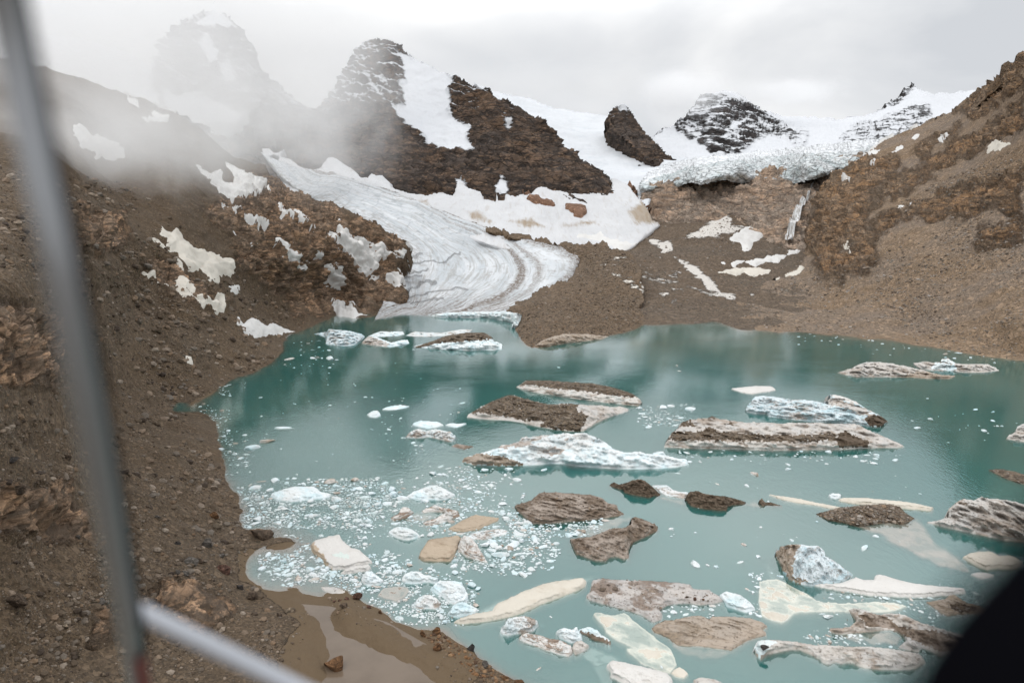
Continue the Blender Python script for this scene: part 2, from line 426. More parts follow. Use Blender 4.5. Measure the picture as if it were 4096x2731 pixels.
# ---- central massif
couloir = T('L', [(400,340),(520,385),(600,415),(782,512),(745,600),(772,640),(750,670),(770,720),(757,740),(800,800),(850,825),(905,862),(905,880),(875,910),(890,960),(922,1012),(870,1022),(780,1010),(740,1022),(690,1000),(600,950),(500,860),(400,790),(360,710),(300,650),(200,560),(250,570),(330,660),(400,715),(448,705),(440,620),(405,580),(450,540),(440,440)])
Sheet('mountain', 'dark rock mountain with a wide white snow gully down its middle',
      q([(420,270),(455,290),(520,320),(560,300),(620,200),(655,215),(690,240),(718,250),(742,235),(770,200),(800,150),(830,100),(868,84),(905,98),(925,112),(948,132),(985,150),(1010,165),(1040,176),(1065,183),(1090,197),(1118,205),(1135,222),(1180,243),(1215,262),(1240,274),(1262,296),(1285,310),(1295,345),(1330,360),(1362,385),(1385,402),(1407,415),(1408,450),(1400,500),(1100,540),(700,460),(560,440),(430,330)]),
      C('q', [(420,270,1750),(520,330,1650),(620,200,2150),(718,250,2150),(868,84,2250),(948,132,2180),(1040,176,2050),(1118,205,1980),(1240,274,1880),(1295,345,1760),(1407,415,1600),(1400,500,1440),(1200,470,1470),(1100,540,1380),(950,450,1480),(700,400,1540),(700,460,1450),(560,440,1450),(430,330,1600),
              (760,300,1880),(900,250,1980),(930,330,1760),(1000,330,1830),(1020,350,1740),(1100,300,1800),(1200,350,1690),(1300,420,1530),(850,380,1600)]),
      M_mass, 4, rbase=1., ramp_=.2, L0=110, octs=8, st=((.55,.2,.8),2.4), skirt=40, attrs={'snow':
      [couloir, T('L', [(1085,795),(1120,800),(1175,848),(1140,850)]), T('L',[(800,1280),(800,1215),(830,1208),(875,1258),(840,1265)]), T('L',[(1055,1250),(1100,1200),(1160,1245),(1130,1290),(1070,1285)]),
       T('K',[(1740,560),(1880,590),(1960,690),(2020,725),(2130,700),(2200,640),(2150,560),(2000,520)])]}, seed=21, pxmax=22, calm=.88, crag=.3)
# ---- white slope behind the massif
Sheet('snowfield', 'smooth white glacier slope falling from behind the dark mountain to the basin',
      q([(1090,190),(1130,208),(1200,222),(1260,240),(1320,256),(1380,263),(1420,270),(1470,300),(1530,350),(1600,372),(1590,395),(1540,412),(1505,432),(1490,470),(1486,520),(1480,560),(1400,560),(1380,480),(1380,420),(1200,330)]),
      C('q', [(1090,190,2700),(1200,222,2700),(1320,256,2650),(1420,270,2500),(1530,350,2000),(1600,372,1900),(1600,430,1520),(1500,480,1410),(1500,560,1300),(1400,560,1300),(1380,480,1480),(1400,420,1700),(1250,300,2200),(1200,330,2000),(1440,350,2050),(1480,400,1780),(1430,460,1500)]),
      M_field, 5, rbase=.25, ramp_=.13, amp=.05, L0=90, octs=7, st=((.3,.5,.8),2.5), skirt=40, seed=31, crag=.15)
Sheet('mountain', 'small dark rock peak standing alone in the white glacier slope',
      q([(1395,268),(1402,256),(1415,246),(1428,242),(1442,248),(1458,268),(1480,300),(1505,325),(1528,348),(1545,366),(1510,378),(1490,368),(1470,352),(1450,335),(1428,318),(1410,300),(1398,285),(1410,278)]),
      C('q', [(1395,268,2150),(1428,242,2180),(1480,300,2080),(1545,366,1900),(1490,368,1860),(1440,300,2060),(1410,300,2050)]),
      M_mass, 4, rbase=1., ramp_=.2, L0=60, octs=6, skirt=22, back=.05, crag=.35, attrs={'snow':[T('L',[(1880,720),(1930,715),(1960,745),(1900,760)])]}, seed=41)
# ---- right-hand snow peaks
s_poly = [q([(1480,330),(1520,300),(1545,285),(1560,305),(1600,325),(1640,350),(1700,362),(1700,420),(1480,420)]), q([(1625,205),(1685,205),(1730,238),(1700,228),(1655,215),(1640,222)]),
          q([(1690,355),(1725,330),(1770,312),(1845,335),(1860,300),(1800,285),(1735,245),(1770,240),(1870,255),(1945,262),(2000,255),(2050,246),(2100,200),(2120,196),(2250,190),(2280,300),(2180,290),(2150,275),(2130,245),(2080,250),(2040,262),(2020,285),(2010,281),(1955,290),(1925,325),(1960,330),(2016,318),(2022,330),(2000,420),(1700,420)]),
          T('M',[(360,850),(440,800),(500,790),(430,860),(390,880)]), T('M',[(60,850),(180,900),(170,930),(100,900)]), T('M',[(350,880),(420,900),(400,930)])]
Sheet('mountain', 'layered grey peak dusted with snow at the back of the icefall',
      q([(1470,330),(1515,302),(1545,288),(1575,268),(1592,245),(1610,222),(1640,213),(1680,208),(1700,218),(1725,236),(1750,252),(1800,264),(1860,268),(1935,273),(1965,268),(2005,262),(2035,243),(2062,220),(2083,203),(2096,194),(2112,203),(2150,214),(2240,208),(2300,205),(2300,420),(1470,420)]),
      C('q', [(1470,330,2150),(1545,288,2300),(1640,213,2650),(1680,208,2700),(1800,264,2750),(1935,273,2800),(2062,220,2850),(2096,194,2900),(2240,208,2950),(2300,205,2900),(1540,372,1950),(1700,355,1950),(1900,340,1980),(2050,320,2050),(2300,420,1600),(1470,420,1700),(1700,290,2250),(1900,305,2300),(2080,270,2500),(1620,300,2150)]),
      M_rpeak, 4, rbase=.8, ramp_=.2, L0=120, octs=7, st=((.3,.2,1),2.6), skirt=40, attrs={'snow': s_poly}, seed=51, pxmax=16, calm=.88, crag=.35)
# ---- plateau edge, icefall
def cliffmask(u, v):
    return np.clip(-sdist(u, v, T('q',[(1480,300),(2120,300),(2050,322),(1960,345),(1850,352),(1700,366),(1600,378),(1530,400),(1480,420)]))/28., -4, 4)
t_ = NT('icefall_ice'); p_ = t_.pos()
st_ = t_.mapping(p_, (.3,.1,.2), (1,1,2.0))
ck = t_.voro(t_.mix(.45, st_, t_.noise(p_, 20, 5, out=1)), 10, 'Distance', 'DISTANCE_TO_EDGE')
c_ = t_.mix(t_.step(t_.noise(p_, 40, 5, .6), .45, .65), (.70,.73,.74), (.56,.63,.64))
c_ = t_.mix(t_.math('MULTIPLY', t_.step(t_.noise(st_, 16, 8, .72), .53, .68), .75), c_, (.40,.38,.33))
c_ = t_.mix(t_.math('MULTIPLY', t_.step(ck, .06, .0), .6), c_, (.30,.33,.34))
c_ = t_.mix(t_.step(t_.math('ADD', t_.attr('cliff'), t_.math('MULTIPLY', t_.math('SUBTRACT', t_.noise(p_, 40, 6, .65), .5), 1.6)), -.05, .15), (.82,.84,.86), c_)
M_fall = t_.done(t_.bsdf(c_, .6, t_.bump(t_.math('ADD', t_.noise(st_, 14, 8, .7), t_.math('MULTIPLY', t_.step(ck, 0, .1), .6)), 1.0, 6), .3))
Sheet('glacier', 'broken white icefall hanging over the top of the ochre rock wall',
      q([(1470,420),(1490,395),(1540,373),(1600,362),(1700,351),(1800,342),(1850,336),(1950,325),(2060,316),(2060,335),(2010,345),(1965,368),(1950,382),(1925,384),(1890,398),(1862,404),(1830,414),(1800,408),(1770,415),(1740,405),(1700,412),(1670,402),(1640,408),(1612,414),(1590,408),(1560,420),(1530,424),(1500,430),(1472,432)]),
      C('q', [(1470,420,1560),(1540,373,1850),(1700,351,1900),(1850,336,1950),(2060,316,1900),(2060,335,1700),(1600,380,1520),(1700,370,1510),(1850,354,1490),(1960,347,1500),(1560,420,1470),(1700,412,1465),(1830,414,1430),(1950,382,1430),(1480,435,1480)]),
      M_fall, 4, rbase=.85, ramp_=.16, L0=32, octs=6, st=((.2,.4,.6),1.6), skirt=20, back=.008, outw=3, attrs={'cliff': cliffmask}, seed=61, crag=.45)
# ---- cliff with waterfall
Sheet('cliff', 'ochre and grey rock wall below the icefall, crossed by a waterfall',
      q([(1440,500),(1470,470),(1490,430),(1520,420),(1600,400),(1700,396),(1900,378),(1990,350),(2040,420),(2000,520),(1900,590),(1800,580),(1690,530),(1500,540),(1440,520)]),
      C('q', [(1440,500,1440),(1490,430,1520),(1600,400,1512),(1700,396,1508),(1900,378,1475),(1990,350,1475),(2040,420,1330),(2000,520,1180),(1900,590,1150),(1800,580,1200),(1690,530,1330),(1500,540,1380),(1440,520,1410),(1600,460,1440),(1750,460,1420),(1850,450,1370)]),
      M_wall, 4, rbase=1., ramp_=.22, L0=60, octs=8, st=((.55,.15,.75),2.4), skirt=30, back=.03, seed=71, pxmax=24, crag=.8)
# ---- snow apron under the massif
apr_top = T('L',[(-360,1000)])+T('K',[(1700,1100),(1768,1062),(1760,1000),(1802,988),(1850,1040),(1950,1070),(2005,1110),(2100,1140),(2150,1122),(2205,1056),(2262,1060),(2300,1095)])+T('L',[(60,1110),(110,1142),(150,1192),(200,1195),(225,1160),(260,1178),(300,1178),(318,1200),(368,1222),(372,1250),(410,1270),(460,1290),(470,1298),(600,1312),(680,1296),(770,1312),(790,1290),(800,1225),(830,1210),(880,1262),(960,1290),(985,1335),(1060,1350),(1070,1300),(1080,1340),(1120,1342),(1130,1300),(1200,1322),(1300,1300),(1345,1255),(1400,1250),(1480,1278),(1560,1298),(1700,1300),(1810,1304),(1840,1240),(1835,1190),(1880,1200)])
Sheet('snowfield', 'streaked avalanche snow apron along the foot of the dark mountain',
      apr_top+q([(1450,430),(1480,470),(1500,500),(1520,515),(1480,545),(1450,570),(1420,585),(1330,600),(1150,570),(1000,520),(800,470),(660,440),(620,400)]),
      C('q', [(600,345,1620),(700,380,1530),(850,400,1500),(950,445,1460),(1050,440,1455),(1200,440,1440),(1240,430,1470),(1400,440,1520),(1450,430,1560),(1500,480,1400),(1520,515,1340),(1450,570,1180),(1330,560,1190),(1330,600,1120),(1150,570,1130),(1000,520,1200),(1000,480,1330),(1200,500,1300),(1350,510,1330),(800,470,1260),(660,440,1420),(620,400,1560)]),
      M_apron, 4, rbase=.2, ramp_=.1, amp=.05, L0=40, octs=7, st=((.9,.1,.2),2.5), skirt=26, back=.02, seed=81, crag=.15,
      attrs={'dirt': [T('L',[(850,1420),(950,1400),(1060,1500),(900,1500)]), T('L',[(1080,1480),(1300,1450),(1450,1540),(1250,1540)]), T('L',[(480,1340),(620,1330),(640,1390),(520,1380)]), T('N',[(200,320),(540,120),(570,200),(580,450),(330,470)]), T('L',[(1500,1500),(1750,1460),(1760,1520),(1500,1540)])]})
ap = SHEETS['streaked avalanche snow apron along the foot of the dark mountain']
for lb, pl in (('long low band of red rock islands poking through the avalanche snow', T('L',[(1285,1340),(1330,1325),(1380,1350),(1420,1352),(1475,1382),(1455,1398),(1390,1380),(1300,1352)])),
               ('arched red rock island in the avalanche snow', T('L',[(1485,1402),(1520,1395),(1560,1372),(1640,1380),(1682,1410),(1675,1445),(1640,1472),(1600,1450),(1590,1425),(1540,1415)])),
               ('blocky red rock outcrop alone in the white basin beside the cliff', T('N',[(262,50),(300,38),(370,62),(440,58),(540,100),(525,160),(450,222),(390,232),(335,215),(330,160),(300,120),(265,105)]))):
    pass
    ap.overlay('rock_outcrop', lb, pl, M_outc, lift=14, edge=7, wob=10, cat='rock outcrop', hik=1.0, sink=14)
# ---- glacier tongue
flowc = []
for s_, pts in ((0.0, [(640,400),(720,455),(800,492),(880,540),(940,575),(925,625),(925,690)]), (.22, [(660,400),(760,440),(850,480),(950,540),(1000,600),(980,660),(950,712)]),
                (.5, [(680,398),(800,440),(950,490),(1080,560),(1120,600),(1100,650),(1020,700),(950,725)]), (.72, [(700,400),(850,442),(1000,495),(1100,545),(1170,585),(1185,625),(1150,670),(1060,710),(1000,726)]),
                (.80, [(1010,492),(1110,542),(1185,585),(1205,625),(1170,672),(1090,705),(1020,724)]),
                (1.0, [(740,400),(900,440),(1020,485),(1150,530),(1280,570),(1332,605),(1300,645),(1240,690),(1150,722)])):
    flowc += [(x, y, s_) for x, y in T('q', pts)]
flow_f = tps(flowc)
crev = [T('O',p) for p in ([(1370,965),(1450,930),(1560,915)],[(1380,1030),(1500,975),(1600,970),(1720,975),(1800,920),(1835,908)],[(1400,1060),(1600,1040)],[(1420,1200),(1520,1150),(1650,1130)],[(1430,1250),(1600,1215),(1900,1190)],[(1400,1110),(1550,1075)],[(1450,1300),(1700,1260)])]
def crevd(u, v):
    b = np.full(u.shape, 1e9)
    ww = np.stack([u, v, 0*u], -1); u = u+fbm(ww, 60, 4, 5)*22; v = v+fbm(ww, 50, 4, 8)*16
    for ln in crev:
        for (x0,y0),(x1,y1) in zip(ln[:-1], ln[1:]):
            ex, ey = x1-x0, y1-y0; tt = np.clip(((u-x0)*ex+(v-y0)*ey)/(ex*ex+ey*ey), 0, 1)
            b = np.minimum(b, np.hypot(u-x0-tt*ex, v-y0-tt*ey))
    return np.clip(b/10., 0, 5)
t_ = NT('glacier_ice'); p_ = t_.pos(); fl = t_.attr('flow')
cmb = t_.n('ShaderNodeCombineXYZ'); t_.set(cmb.inputs[0], t_.math('MULTIPLY', fl, 60.)); t_.set(cmb.inputs[1], t_.math('MULTIPLY', t_.sep(p_)[1], .012)); t_.set(cmb.inputs[2], t_.math('MULTIPLY', t_.sep(p_)[0], .012))
ns = t_.noise(cmb.outputs[0], 1.0, 7, .66, .5)
cm2 = t_.n('ShaderNodeCombineXYZ'); t_.set(cm2.inputs[0], t_.math('MULTIPLY', fl, 14.)); t_.set(cm2.inputs[1], t_.math('MULTIPLY', t_.sep(p_)[1], .008)); t_.set(cm2.inputs[2], t_.math('MULTIPLY', t_.sep(p_)[0], .008))
nb = t_.noise(cm2.outputs[0], 1.0, 5, .6)
np_ = t_.noise(p_, 14, 9, .72)
c_ = t_.mix(t_.step(nb, .35, .65), (.67,.69,.71), (.52,.555,.58))
c_ = t_.mix(t_.math('MULTIPLY', t_.step(ns, .48, .62), .6), c_, (.34,.33,.31))
c_ = t_.mix(t_.math('MULTIPLY', t_.step(np_, .52, .68), .55), c_, (.30,.27,.24))
# rubble bands carried along the flow: one thin medial band, thicker ones at the right margin
f2 = t_.math('ADD', fl, t_.math('MULTIPLY', t_.math('SUBTRACT', np_, .5), .10))
def band(c, w): return t_.step(t_.math('ABSOLUTE', t_.math('SUBTRACT', f2, c)), w, w*.35)
zl = t_.step(t_.sep(p_)[1], 1350, 1050)
bands = t_.math('MULTIPLY', t_.math('MULTIPLY', band(.775, .055), 1.0), zl)
bands = t_.math('MAXIMUM', bands, t_.math('MULTIPLY', t_.step(f2, .955, 1.01), .95))
bands = t_.math('MAXIMUM', bands, t_.math('MULTIPLY', band(.89,.03), .6))
low = t_.step(t_.math('ADD', t_.sep(p_)[2], t_.math('MULTIPLY', np_, 10.)), 24, 8)
bands = t_.math('MAXIMUM', bands, t_.math('MULTIPLY', low, t_.step(ns, .40, .58)))
c_ = t_.mix(t_.math('MULTIPLY', bands, t_.step(t_.noise(p_, 3.5, 7, .75), .36, .56)), c_, (.15,.11,.08))
ck2 = t_.voro(t_.mapping(t_.mix(.6, p_, t_.noise(p_, 30, 6, .65, out=1)), (0,0,.5), (1.6,.5,1)), 12, 'Distance', 'DISTANCE_TO_EDGE')
up_ = t_.math('MULTIPLY', t_.step(t_.math('ADD', t_.sep(p_)[2], t_.math('MULTIPLY', np_, 60.)), 75, 130), t_.step(ck2, .10, .0))
c_ = t_.mix(t_.math('MULTIPLY', t_.math('MULTIPLY', up_, t_.step(np_, .38, .6)), .5), c_, (.30,.34,.37))
lft = t_.math('MULTIPLY', t_.step(f2, .30, .02), t_.step(np_, .42, .6))
c_ = t_.mix(t_.math('MULTIPLY', lft, .6), c_, (.30,.28,.26))
cv = t_.step(t_.math('ADD', t_.attr('crev'), t_.math('MULTIPLY', np_, .8)), .95, .55)
c_ = t_.mix(t_.math('MULTIPLY', cv, .62), c_, (.22,.22,.22))
M_glac = t_.done(t_.bsdf(c_, .65, t_.bump(t_.math('ADD', t_.math('ADD', t_.math('MULTIPLY', ns, .8), np_), t_.math('MULTIPLY', cv, -1.0)), .9, 4.0), .3))
Sheet('glacier', 'grey striped glacier tongue curving down to the lake with a rubble band',
      q([(600,350),(640,368),(690,385),(740,390),(800,410),(870,428),(950,458),(1020,482),(1085,512),(1130,530),(1200,545),(1290,568),(1335,592),(1345,615),(1310,660),(1260,695),(1205,722),(1195,738),(1150,732),(1100,733),(1000,730),(930,728),(850,745),(880,700),(890,640),(900,590),(830,520),(760,480),(690,440),(640,400)]),
      C('q', [(600,350,1620),(690,385,1520),(740,390,1470),(870,428,1370),(950,458,1310),(1085,512,1210),(1200,545,1170),(1335,592,1060),(1345,615,1040),(1260,695,790),(1205,722,'z',1),(1150,722,'z',1.5),(1100,724,'z',1.5),(1000,721,'z',1.2),(930,717,'z',1.0),(1195,740,'z',-3),(1100,738,'z',-4),(930,732,'z',-2),(850,745,'z',-2),(880,690,790),(890,640,880),(930,590,980),(830,520,1080),(760,480,1200),(690,440,1380),(1000,650,880),(1100,600,1080),(950,520,1150),(1200,640,950),(1100,690,805),(980,700,775)]),
      M_glac, 4, rbase=.35, ramp_=.10, amp=.05, L0=26, octs=6, st=((.3,.6,.4),1.8), skirt=24, back=.02, seed=91, crag=.2,
      attrs={'flow': flow_f, 'crev': crevd}, zfade=6)
# ---- valley floor behind the moraine
dusty = [T('H',[(0,215),(60,235),(200,310),(290,400),(320,450),(330,470),(240,440),(150,340),(60,270)]), T('N',[(760,560),(960,440),(1110,345),(1180,380),(1180,440),(1300,460),(1200,520),(1000,560),(840,570)]), T('N',[(430,580),(640,600),(660,680),(560,690),(520,640)])]
streaks = [T('N',p) for p in ([(410,875),(480,905),(570,935),(640,960),(760,975),(750,983),(620,970),(520,935)],[(280,868),(380,895),(470,925),(560,960),(640,985),(560,968),(430,920)],[(885,1042),(1000,1060),(1110,1095),(1000,1070)],[(760,985),(880,1020),(860,1025)],[(640,1005),(730,1018),(660,1020)],[(515,1052),(600,1045),(620,1065),(560,1090)],[(640,1125),(690,1118),(690,1140),(640,1142)],[(1000,1050),(1100,1060),(1220,1080),(1210,1110),(1130,1112)],[(640,868),(720,880),(650,874)],[(620,898),(690,902),(640,908)],[(1000,990),(1050,1000),(1010,998)],[(1340,1060),(1380,1060),(1370,1075)])]
Sheet('ground', 'dark stony valley floor between the moraine hill and the cliff',
      q([(1200,540),(1330,555),(1440,530),(1490,515),(1560,512),(1640,506),(1690,488),(1740,505),(1800,540),(1850,552),(1930,570),(1960,620),(1900,680),(1800,760),(1700,775),(1560,765),(1460,765),(1400,700),(1330,600)]),
      C('q', [(1200,540,1260),(1330,555,1230),(1440,530,1340),(1490,515,1370),(1690,490,1400),(1850,552,1290),(1930,570,1180),(1960,620,1000),(1860,610,1040),(1800,650,900),(1850,700,760),(1480,745,'z',0),(1560,742,'z',0),(1640,737,'z',.3),(1560,752,'z',-1),(1560,765,'z',-3),(1460,765,'z',-3),(1700,775,'z',-2),(1500,560,1210),(1700,560,1190),(1800,570,1200),(1650,640,900),(1550,640,920),(1440,620,1010),(1400,660,860),(1600,700,740),(1500,700,740),(1700,690,780)]),
      M_plain, 4, rbase=.1, amp=.07, ramp_=.12, L0=24, octs=7, skirt=24, back=.02, seed=101, attrs={'snow': dusty+streaks}, zfade=8)
pl = SHEETS['dark stony valley floor between the moraine hill and the cliff']
# ---- moraine hill
Sheet('hill', 'rounded brown rubble hill covering the glacier snout, running into the lake',
      q([(1080,512),(1140,524),(1200,538),(1260,552),(1320,562),(1350,556),(1385,556),(1420,566),(1450,580),(1468,600),(1476,640),(1474,690),(1482,735),(1492,748),(1470,770),(1400,790),(1300,805),(1205,812),(1180,770),(1185,745),(1150,725),(1170,708),(1210,690),(1262,655),(1300,640),(1330,618),(1335,600),(1290,576),(1230,560),(1150,540),(1085,520)]),
      C('q', [(1080,512,1235),(1200,540,1180),(1320,562,1110),(1385,556,1080),(1450,580,980),(1476,640,830),(1480,700,730),(1482,744,'z',0),(1440,762,'z',0),(1380,774,'z',0),(1300,784,'z',0),(1212,794,'z',0),(1190,768,'z',0),(1193,745,'z',2),(1300,805,'z',-3),(1205,812,'z',-3),(1470,772,'z',-3),(1180,770,'z',-2),(1160,716,'z',3),(1210,690,795),(1300,640,920),(1335,600,1030),(1230,560,1150),(1380,600,950),(1400,660,800),(1300,690,755),(1400,710,690),(1260,740,'z',8),(1350,745,'z',7),(1230,775,'z',2.5)]),
      M_mor, 4, rbase=.08, amp=.06, ramp_=.1, L0=18, octs=7, skirt=22, back=.03, seed=111, zfade=5, outw=16,
      attrs={'snow': [T('N',p) for p in ([(25,750),(100,738),(200,740),(240,752),(120,752)],[(0,797),(140,800),(20,804)],[(140,762),(190,765),(180,772)],[(115,885),(160,895),(260,940),(350,1020),(300,1010),(200,930)],[(230,905),(270,930),(340,1000),(460,1090),(520,1120),(400,1060),(300,980)],[(360,960),(420,940),(370,970),(390,1010)])]})
hl = SHEETS['rounded brown rubble hill covering the glacier snout, running into the lake']
# ---- right slope
shore_r = [(1640,735),(1690,744),(1740,757),(1790,764),(1900,770),(2000,778),(2100,790),(2200,805),(2300,822),(2352,828),(2480,848)]
Sheet('hill', 'big brown mountainside rising from the far shore to the upper right',
      q([(2480,40),(2400,95),(2352,125),(2310,160),(2285,178),(2262,200),(2232,215),(2205,240),(2188,255),(2130,277),(2090,296),(2040,316),(2000,345),(1975,365),(1940,385),(1905,410),(1885,440),(1865,490),(1855,540),(1858,580),(1830,620),(1760,650),(1690,700),(1630,728),(1640,750),(1700,785),(1800,800),(1950,808),(2100,825),(2250,850),(2480,890)]),
      C('q', [(2480,40,1150),(2352,125,1080),(2232,215,1380),(2130,277,1480),(2040,316,1480),(1975,365,1400),(1905,410,1330),(1865,490,1260),(1855,540,1210),(1858,580,1120),(1780,640,920),(1690,700,760),(1630,728,'z',.5)]+[(x,y,'z',0) for x,y in shore_r]+
             [(x,y+22,'z',-2.2) for x,y in shore_r[1:]]+[(2480,888,'z',-5),(2100,825,'z',-4),(2352,700,520),(2352,760,'z',17),(2352,500,690),(2352,300,860),(2100,740,'z',6),(2100,690,650),(2100,500,900),(2150,400,1050),(1900,700,'z',9),(1900,640,850),(1900,540,1080),(2000,420,1200),(1780,720,'z',4)]),
      M_right, 4, rbase=.1, amp=.045, ramp_=.21, L0=60, octs=8, st=((.5,.1,.8),2.2), skirt=34, back=.05, seed=121, zfade=5,
      rough=[q([(1900,400),(1990,360),(2090,370),(2200,300),(2352,200),(2352,110),(2290,170),(2190,255),(2230,250),(2200,290),(2100,350),(2010,440),(2000,480),(1990,560),(1880,600),(1850,560),(1870,450)]),
             q([(2200,330),(2352,230),(2352,290),(2200,370),(2100,430),(2020,470),(2000,440)]), (.9, q([(2230,420),(2352,380),(2352,480),(2200,500),(2060,510),(2000,560),(1990,510),(2100,470)])), (.8, q([(1860,600),(1920,575),(2000,560),(2030,590),(1960,640),(1900,650)])), (.75,q([(2250,520),(2352,500),(2352,560),(2230,580)]))])
rs = SHEETS['big brown mountainside rising from the far shore to the upper right']
# ---- left slope
shore_l = [(872,722),(800,728),(770,724),(755,732),(728,742),(700,757),(668,768),(652,785),(650,800),(638,818),(610,838),(580,855),(540,868),(500,892),(470,912),(440,932),(400,945),(440,950),(478,962),(494,985),(500,1012),(508,1040),(520,1070),(520,1100),(540,1122),(552,1150),(548,1185),(560,1205),(590,1214),(625,1220),(663,1242),(630,1254),(600,1262),(572,1280),(562,1304),(580,1340),(640,1356),(700,1362),(760,1362),(820,1376),(860,1395),(905,1425),(960,1440),(1005,1438),(1050,1468),(1100,1505),(1150,1538),(1210,1570),(1290,1610)]
def _off(d):
    out = []
    for i, (x, y) in enumerate(shore_l):
        a = shore_l[max(0,i-2)]; b = shore_l[min(len(shore_l)-1,i+2)]
        tx, ty = b[0]-a[0], b[1]-a[1]; l = math.hypot(tx, ty)
        out.append((x+ty/l*d, y-tx/l*d))
    return out
under = [(900,745),(820,762),(790,778),(735,800),(705,830),(680,860),(640,885),(590,905),(560,930),(545,975),(560,1020),(575,1060),(590,1110),(620,1150),(660,1195),(720,1225),(760,1250),(745,1290),(760,1320),(840,1340),(900,1370),(960,1395),(1040,1395),(1110,1440),(1180,1490),(1260,1540),(1400,1620)]
Sheet('hill', 'near brown scree slope with rock outcrops dropping to the left shore of the lake',
      q([(-160,110),(60,140),(130,165),(205,186),(239,198),(284,215),(308,222),(328,227),(359,243),(396,253),(414,263),(437,284),(455,292),(485,318),(513,340),(543,362),(581,376),(608,380),(618,400),(640,415),(667,437),(700,448),(740,462),(769,468),(804,480),(830,500),(865,510),(880,530),(925,548),(940,562),(935,580),(915,598),(905,612),(925,628),(918,650),(935,668),(930,690),(905,705),(890,716)])+q(under)+q([(1400,1640),(-160,1640)]),
      C('q', [(-160,110,700),(60,140,720),(205,186,760),(308,222,790),(396,253,820),(455,292,840),(543,362,880),(608,380,900),(640,415,900),(740,462,890),(804,480,890),(865,510,880),(940,562,860),(915,598,850),(930,690,790),(890,716,'z',1)]+[(x,y,'z',0) for x,y in shore_l[::1]]+[(x,y,'z',{(590,1110):-1.6,(620,1150):-1.2,(660,1195):-.9,(720,1225):-.8,(760,1250):-.9,(745,1290):-.6,(760,1320):-.6,(840,1340):-.8,(900,1370):-1.0,(960,1395):-1.2,(1040,1395):-1.5}.get((x,y),-3.0)) for x,y in under]+
             [(1400,1640,'z',-3),(-160,1640,'z',26),(0,1560,'z',19),(330,1500,'z',9),(560,1470,'z',3.5),(830,1500,'z',.7),(760,1435,'z',.9),(900,1540,'z',.7),(720,1408,'z',1.1),(690,1392,'z',2.0),(800,1400,'z',2.2),(650,1450,'z',2.4),(700,1540,'z',2.5),(980,1490,'z',2.3),(900,1442,'z',2.2),(1050,1540,'z',2.2),(1000,1600,'z',1.0),(1100,1560,'z',2.0),(-160,1300,'z',36),(0,1300,'z',29),(0,1000,'z',47),(0,800,'z',60),(0,600,165),(-160,600,150),(-160,350,380),(0,400,330),(150,330,520),(300,1200,'z',17),(430,1150,'z',8),(480,1280,'z',6),(400,1380,'z',8),(250,900,'z',24),(400,850,'z',12),(420,1000,'z',8),(250,700,330),(450,700,440),(550,760,470),(300,560,420),(400,450,560),(550,560,600),(650,600,660),(600,690,612),(700,690,700),(600,430,790),(700,460,830),(850,500,870),(820,600,800),(860,670,790),(740,560,740),(480,360,760),(250,400,560),(300,300,690)]),
      M_left, 4, rbase=.12, amp=.05, ramp_=.23, L0=36, octs=8, attrs={'sand':[T('q',[(545,1262),(600,1256),(672,1243),(690,1300),(760,1335),(860,1372),(960,1418),(1010,1420),(1060,1470),(1120,1520),(1060,1600),(640,1600),(640,1500),(690,1440),(640,1390),(590,1350),(548,1330)]), T('q',[(398,945),(470,905),(505,893),(480,930),(440,945),(480,962)])]}, st=((.35,.1,.9),2.0), skirt=30, back=.04, seed=131, zfade=4, pxmax=30,
      rough=[q([(560,380),(650,412),(760,470),(860,505),(945,560),(910,612),(935,690),(850,722),(770,716),(700,735),(650,700),(600,660),(545,610),(520,540),(470,480),(540,440)]), (.85,q([(180,470),(290,480),(300,570),(230,590),(170,560)])),
             q([(-60,660),(40,690),(140,760),(140,880),(90,900),(-60,860)]), (.9,q([(60,1120),(140,1110),(215,1160),(220,1230),(60,1240),(-60,1200),(-60,1100)])), (.85,q([(340,1350),(400,1320),(530,1380),(540,1430),(460,1470),(350,1420)])), (.85,q([(330,580),(400,600),(460,640),(520,690),(470,720),(400,690),(320,640)])),
             (.8,q([(560,1195),(610,1205),(630,1225),(570,1225)])), (.7, q([(200,1410),(270,1380),(280,1470),(200,1480)]))])
lf = SHEETS['near brown scree slope with rock outcrops dropping to the left shore of the lake']

# ------------------------------------------------------------------ snow lying on the slopes
def snow(sh, label, c, pts, mat=None, **kw):
    return sh.overlay('snow_patch', label, T(c, pts), mat or M_snow, seed=len(label), group='snow patches on the slopes', **kw)
snow(lf, 'large cream snow patch with a notched top on the brown left slope', 'I', [(1085,30),(1130,45),(1190,30),(1240,100),(1330,170),(1420,185),(1500,222),(1570,240),(1580,290),(1560,350),(1480,340),(1470,385),(1390,350),(1270,290),(1180,210),(1100,110)], M_cream)
snow(lf, 'long two-lobed snow patch winding below the notched cream one', 'I', [(950,315),(1010,330),(1100,410),(1180,440),(1195,395),(1260,390),(1285,440),(1280,510),(1400,520),(1470,475),(1500,490),(1520,560),(1530,610),(1440,590),(1310,530),(1180,470),(1060,400)], M_cream)
snow(lf, 'white snow patch tapering down to the water at the left shore', 'I', [(1600,615),(1640,650),(1680,620),(1760,670),(1790,685),(1830,660),(1980,715),(1870,735),(1740,740),(1640,715)])
snow(lf, 'slanting white snow strip down the middle of the left outcrops', 'O', [(400,825),(480,850),(545,915),(590,950),(595,985),(650,990),(600,1045),(540,1000),(460,930)])
snow(lf, 'forked snow patch with a brown rock in it, low on the left outcrops', 'O', [(720,918),(760,945),(830,1020),(865,1040),(868,1012),(900,1018),(950,1075),(940,1150),(880,1172),(835,1150),(820,1080),(760,1000)])
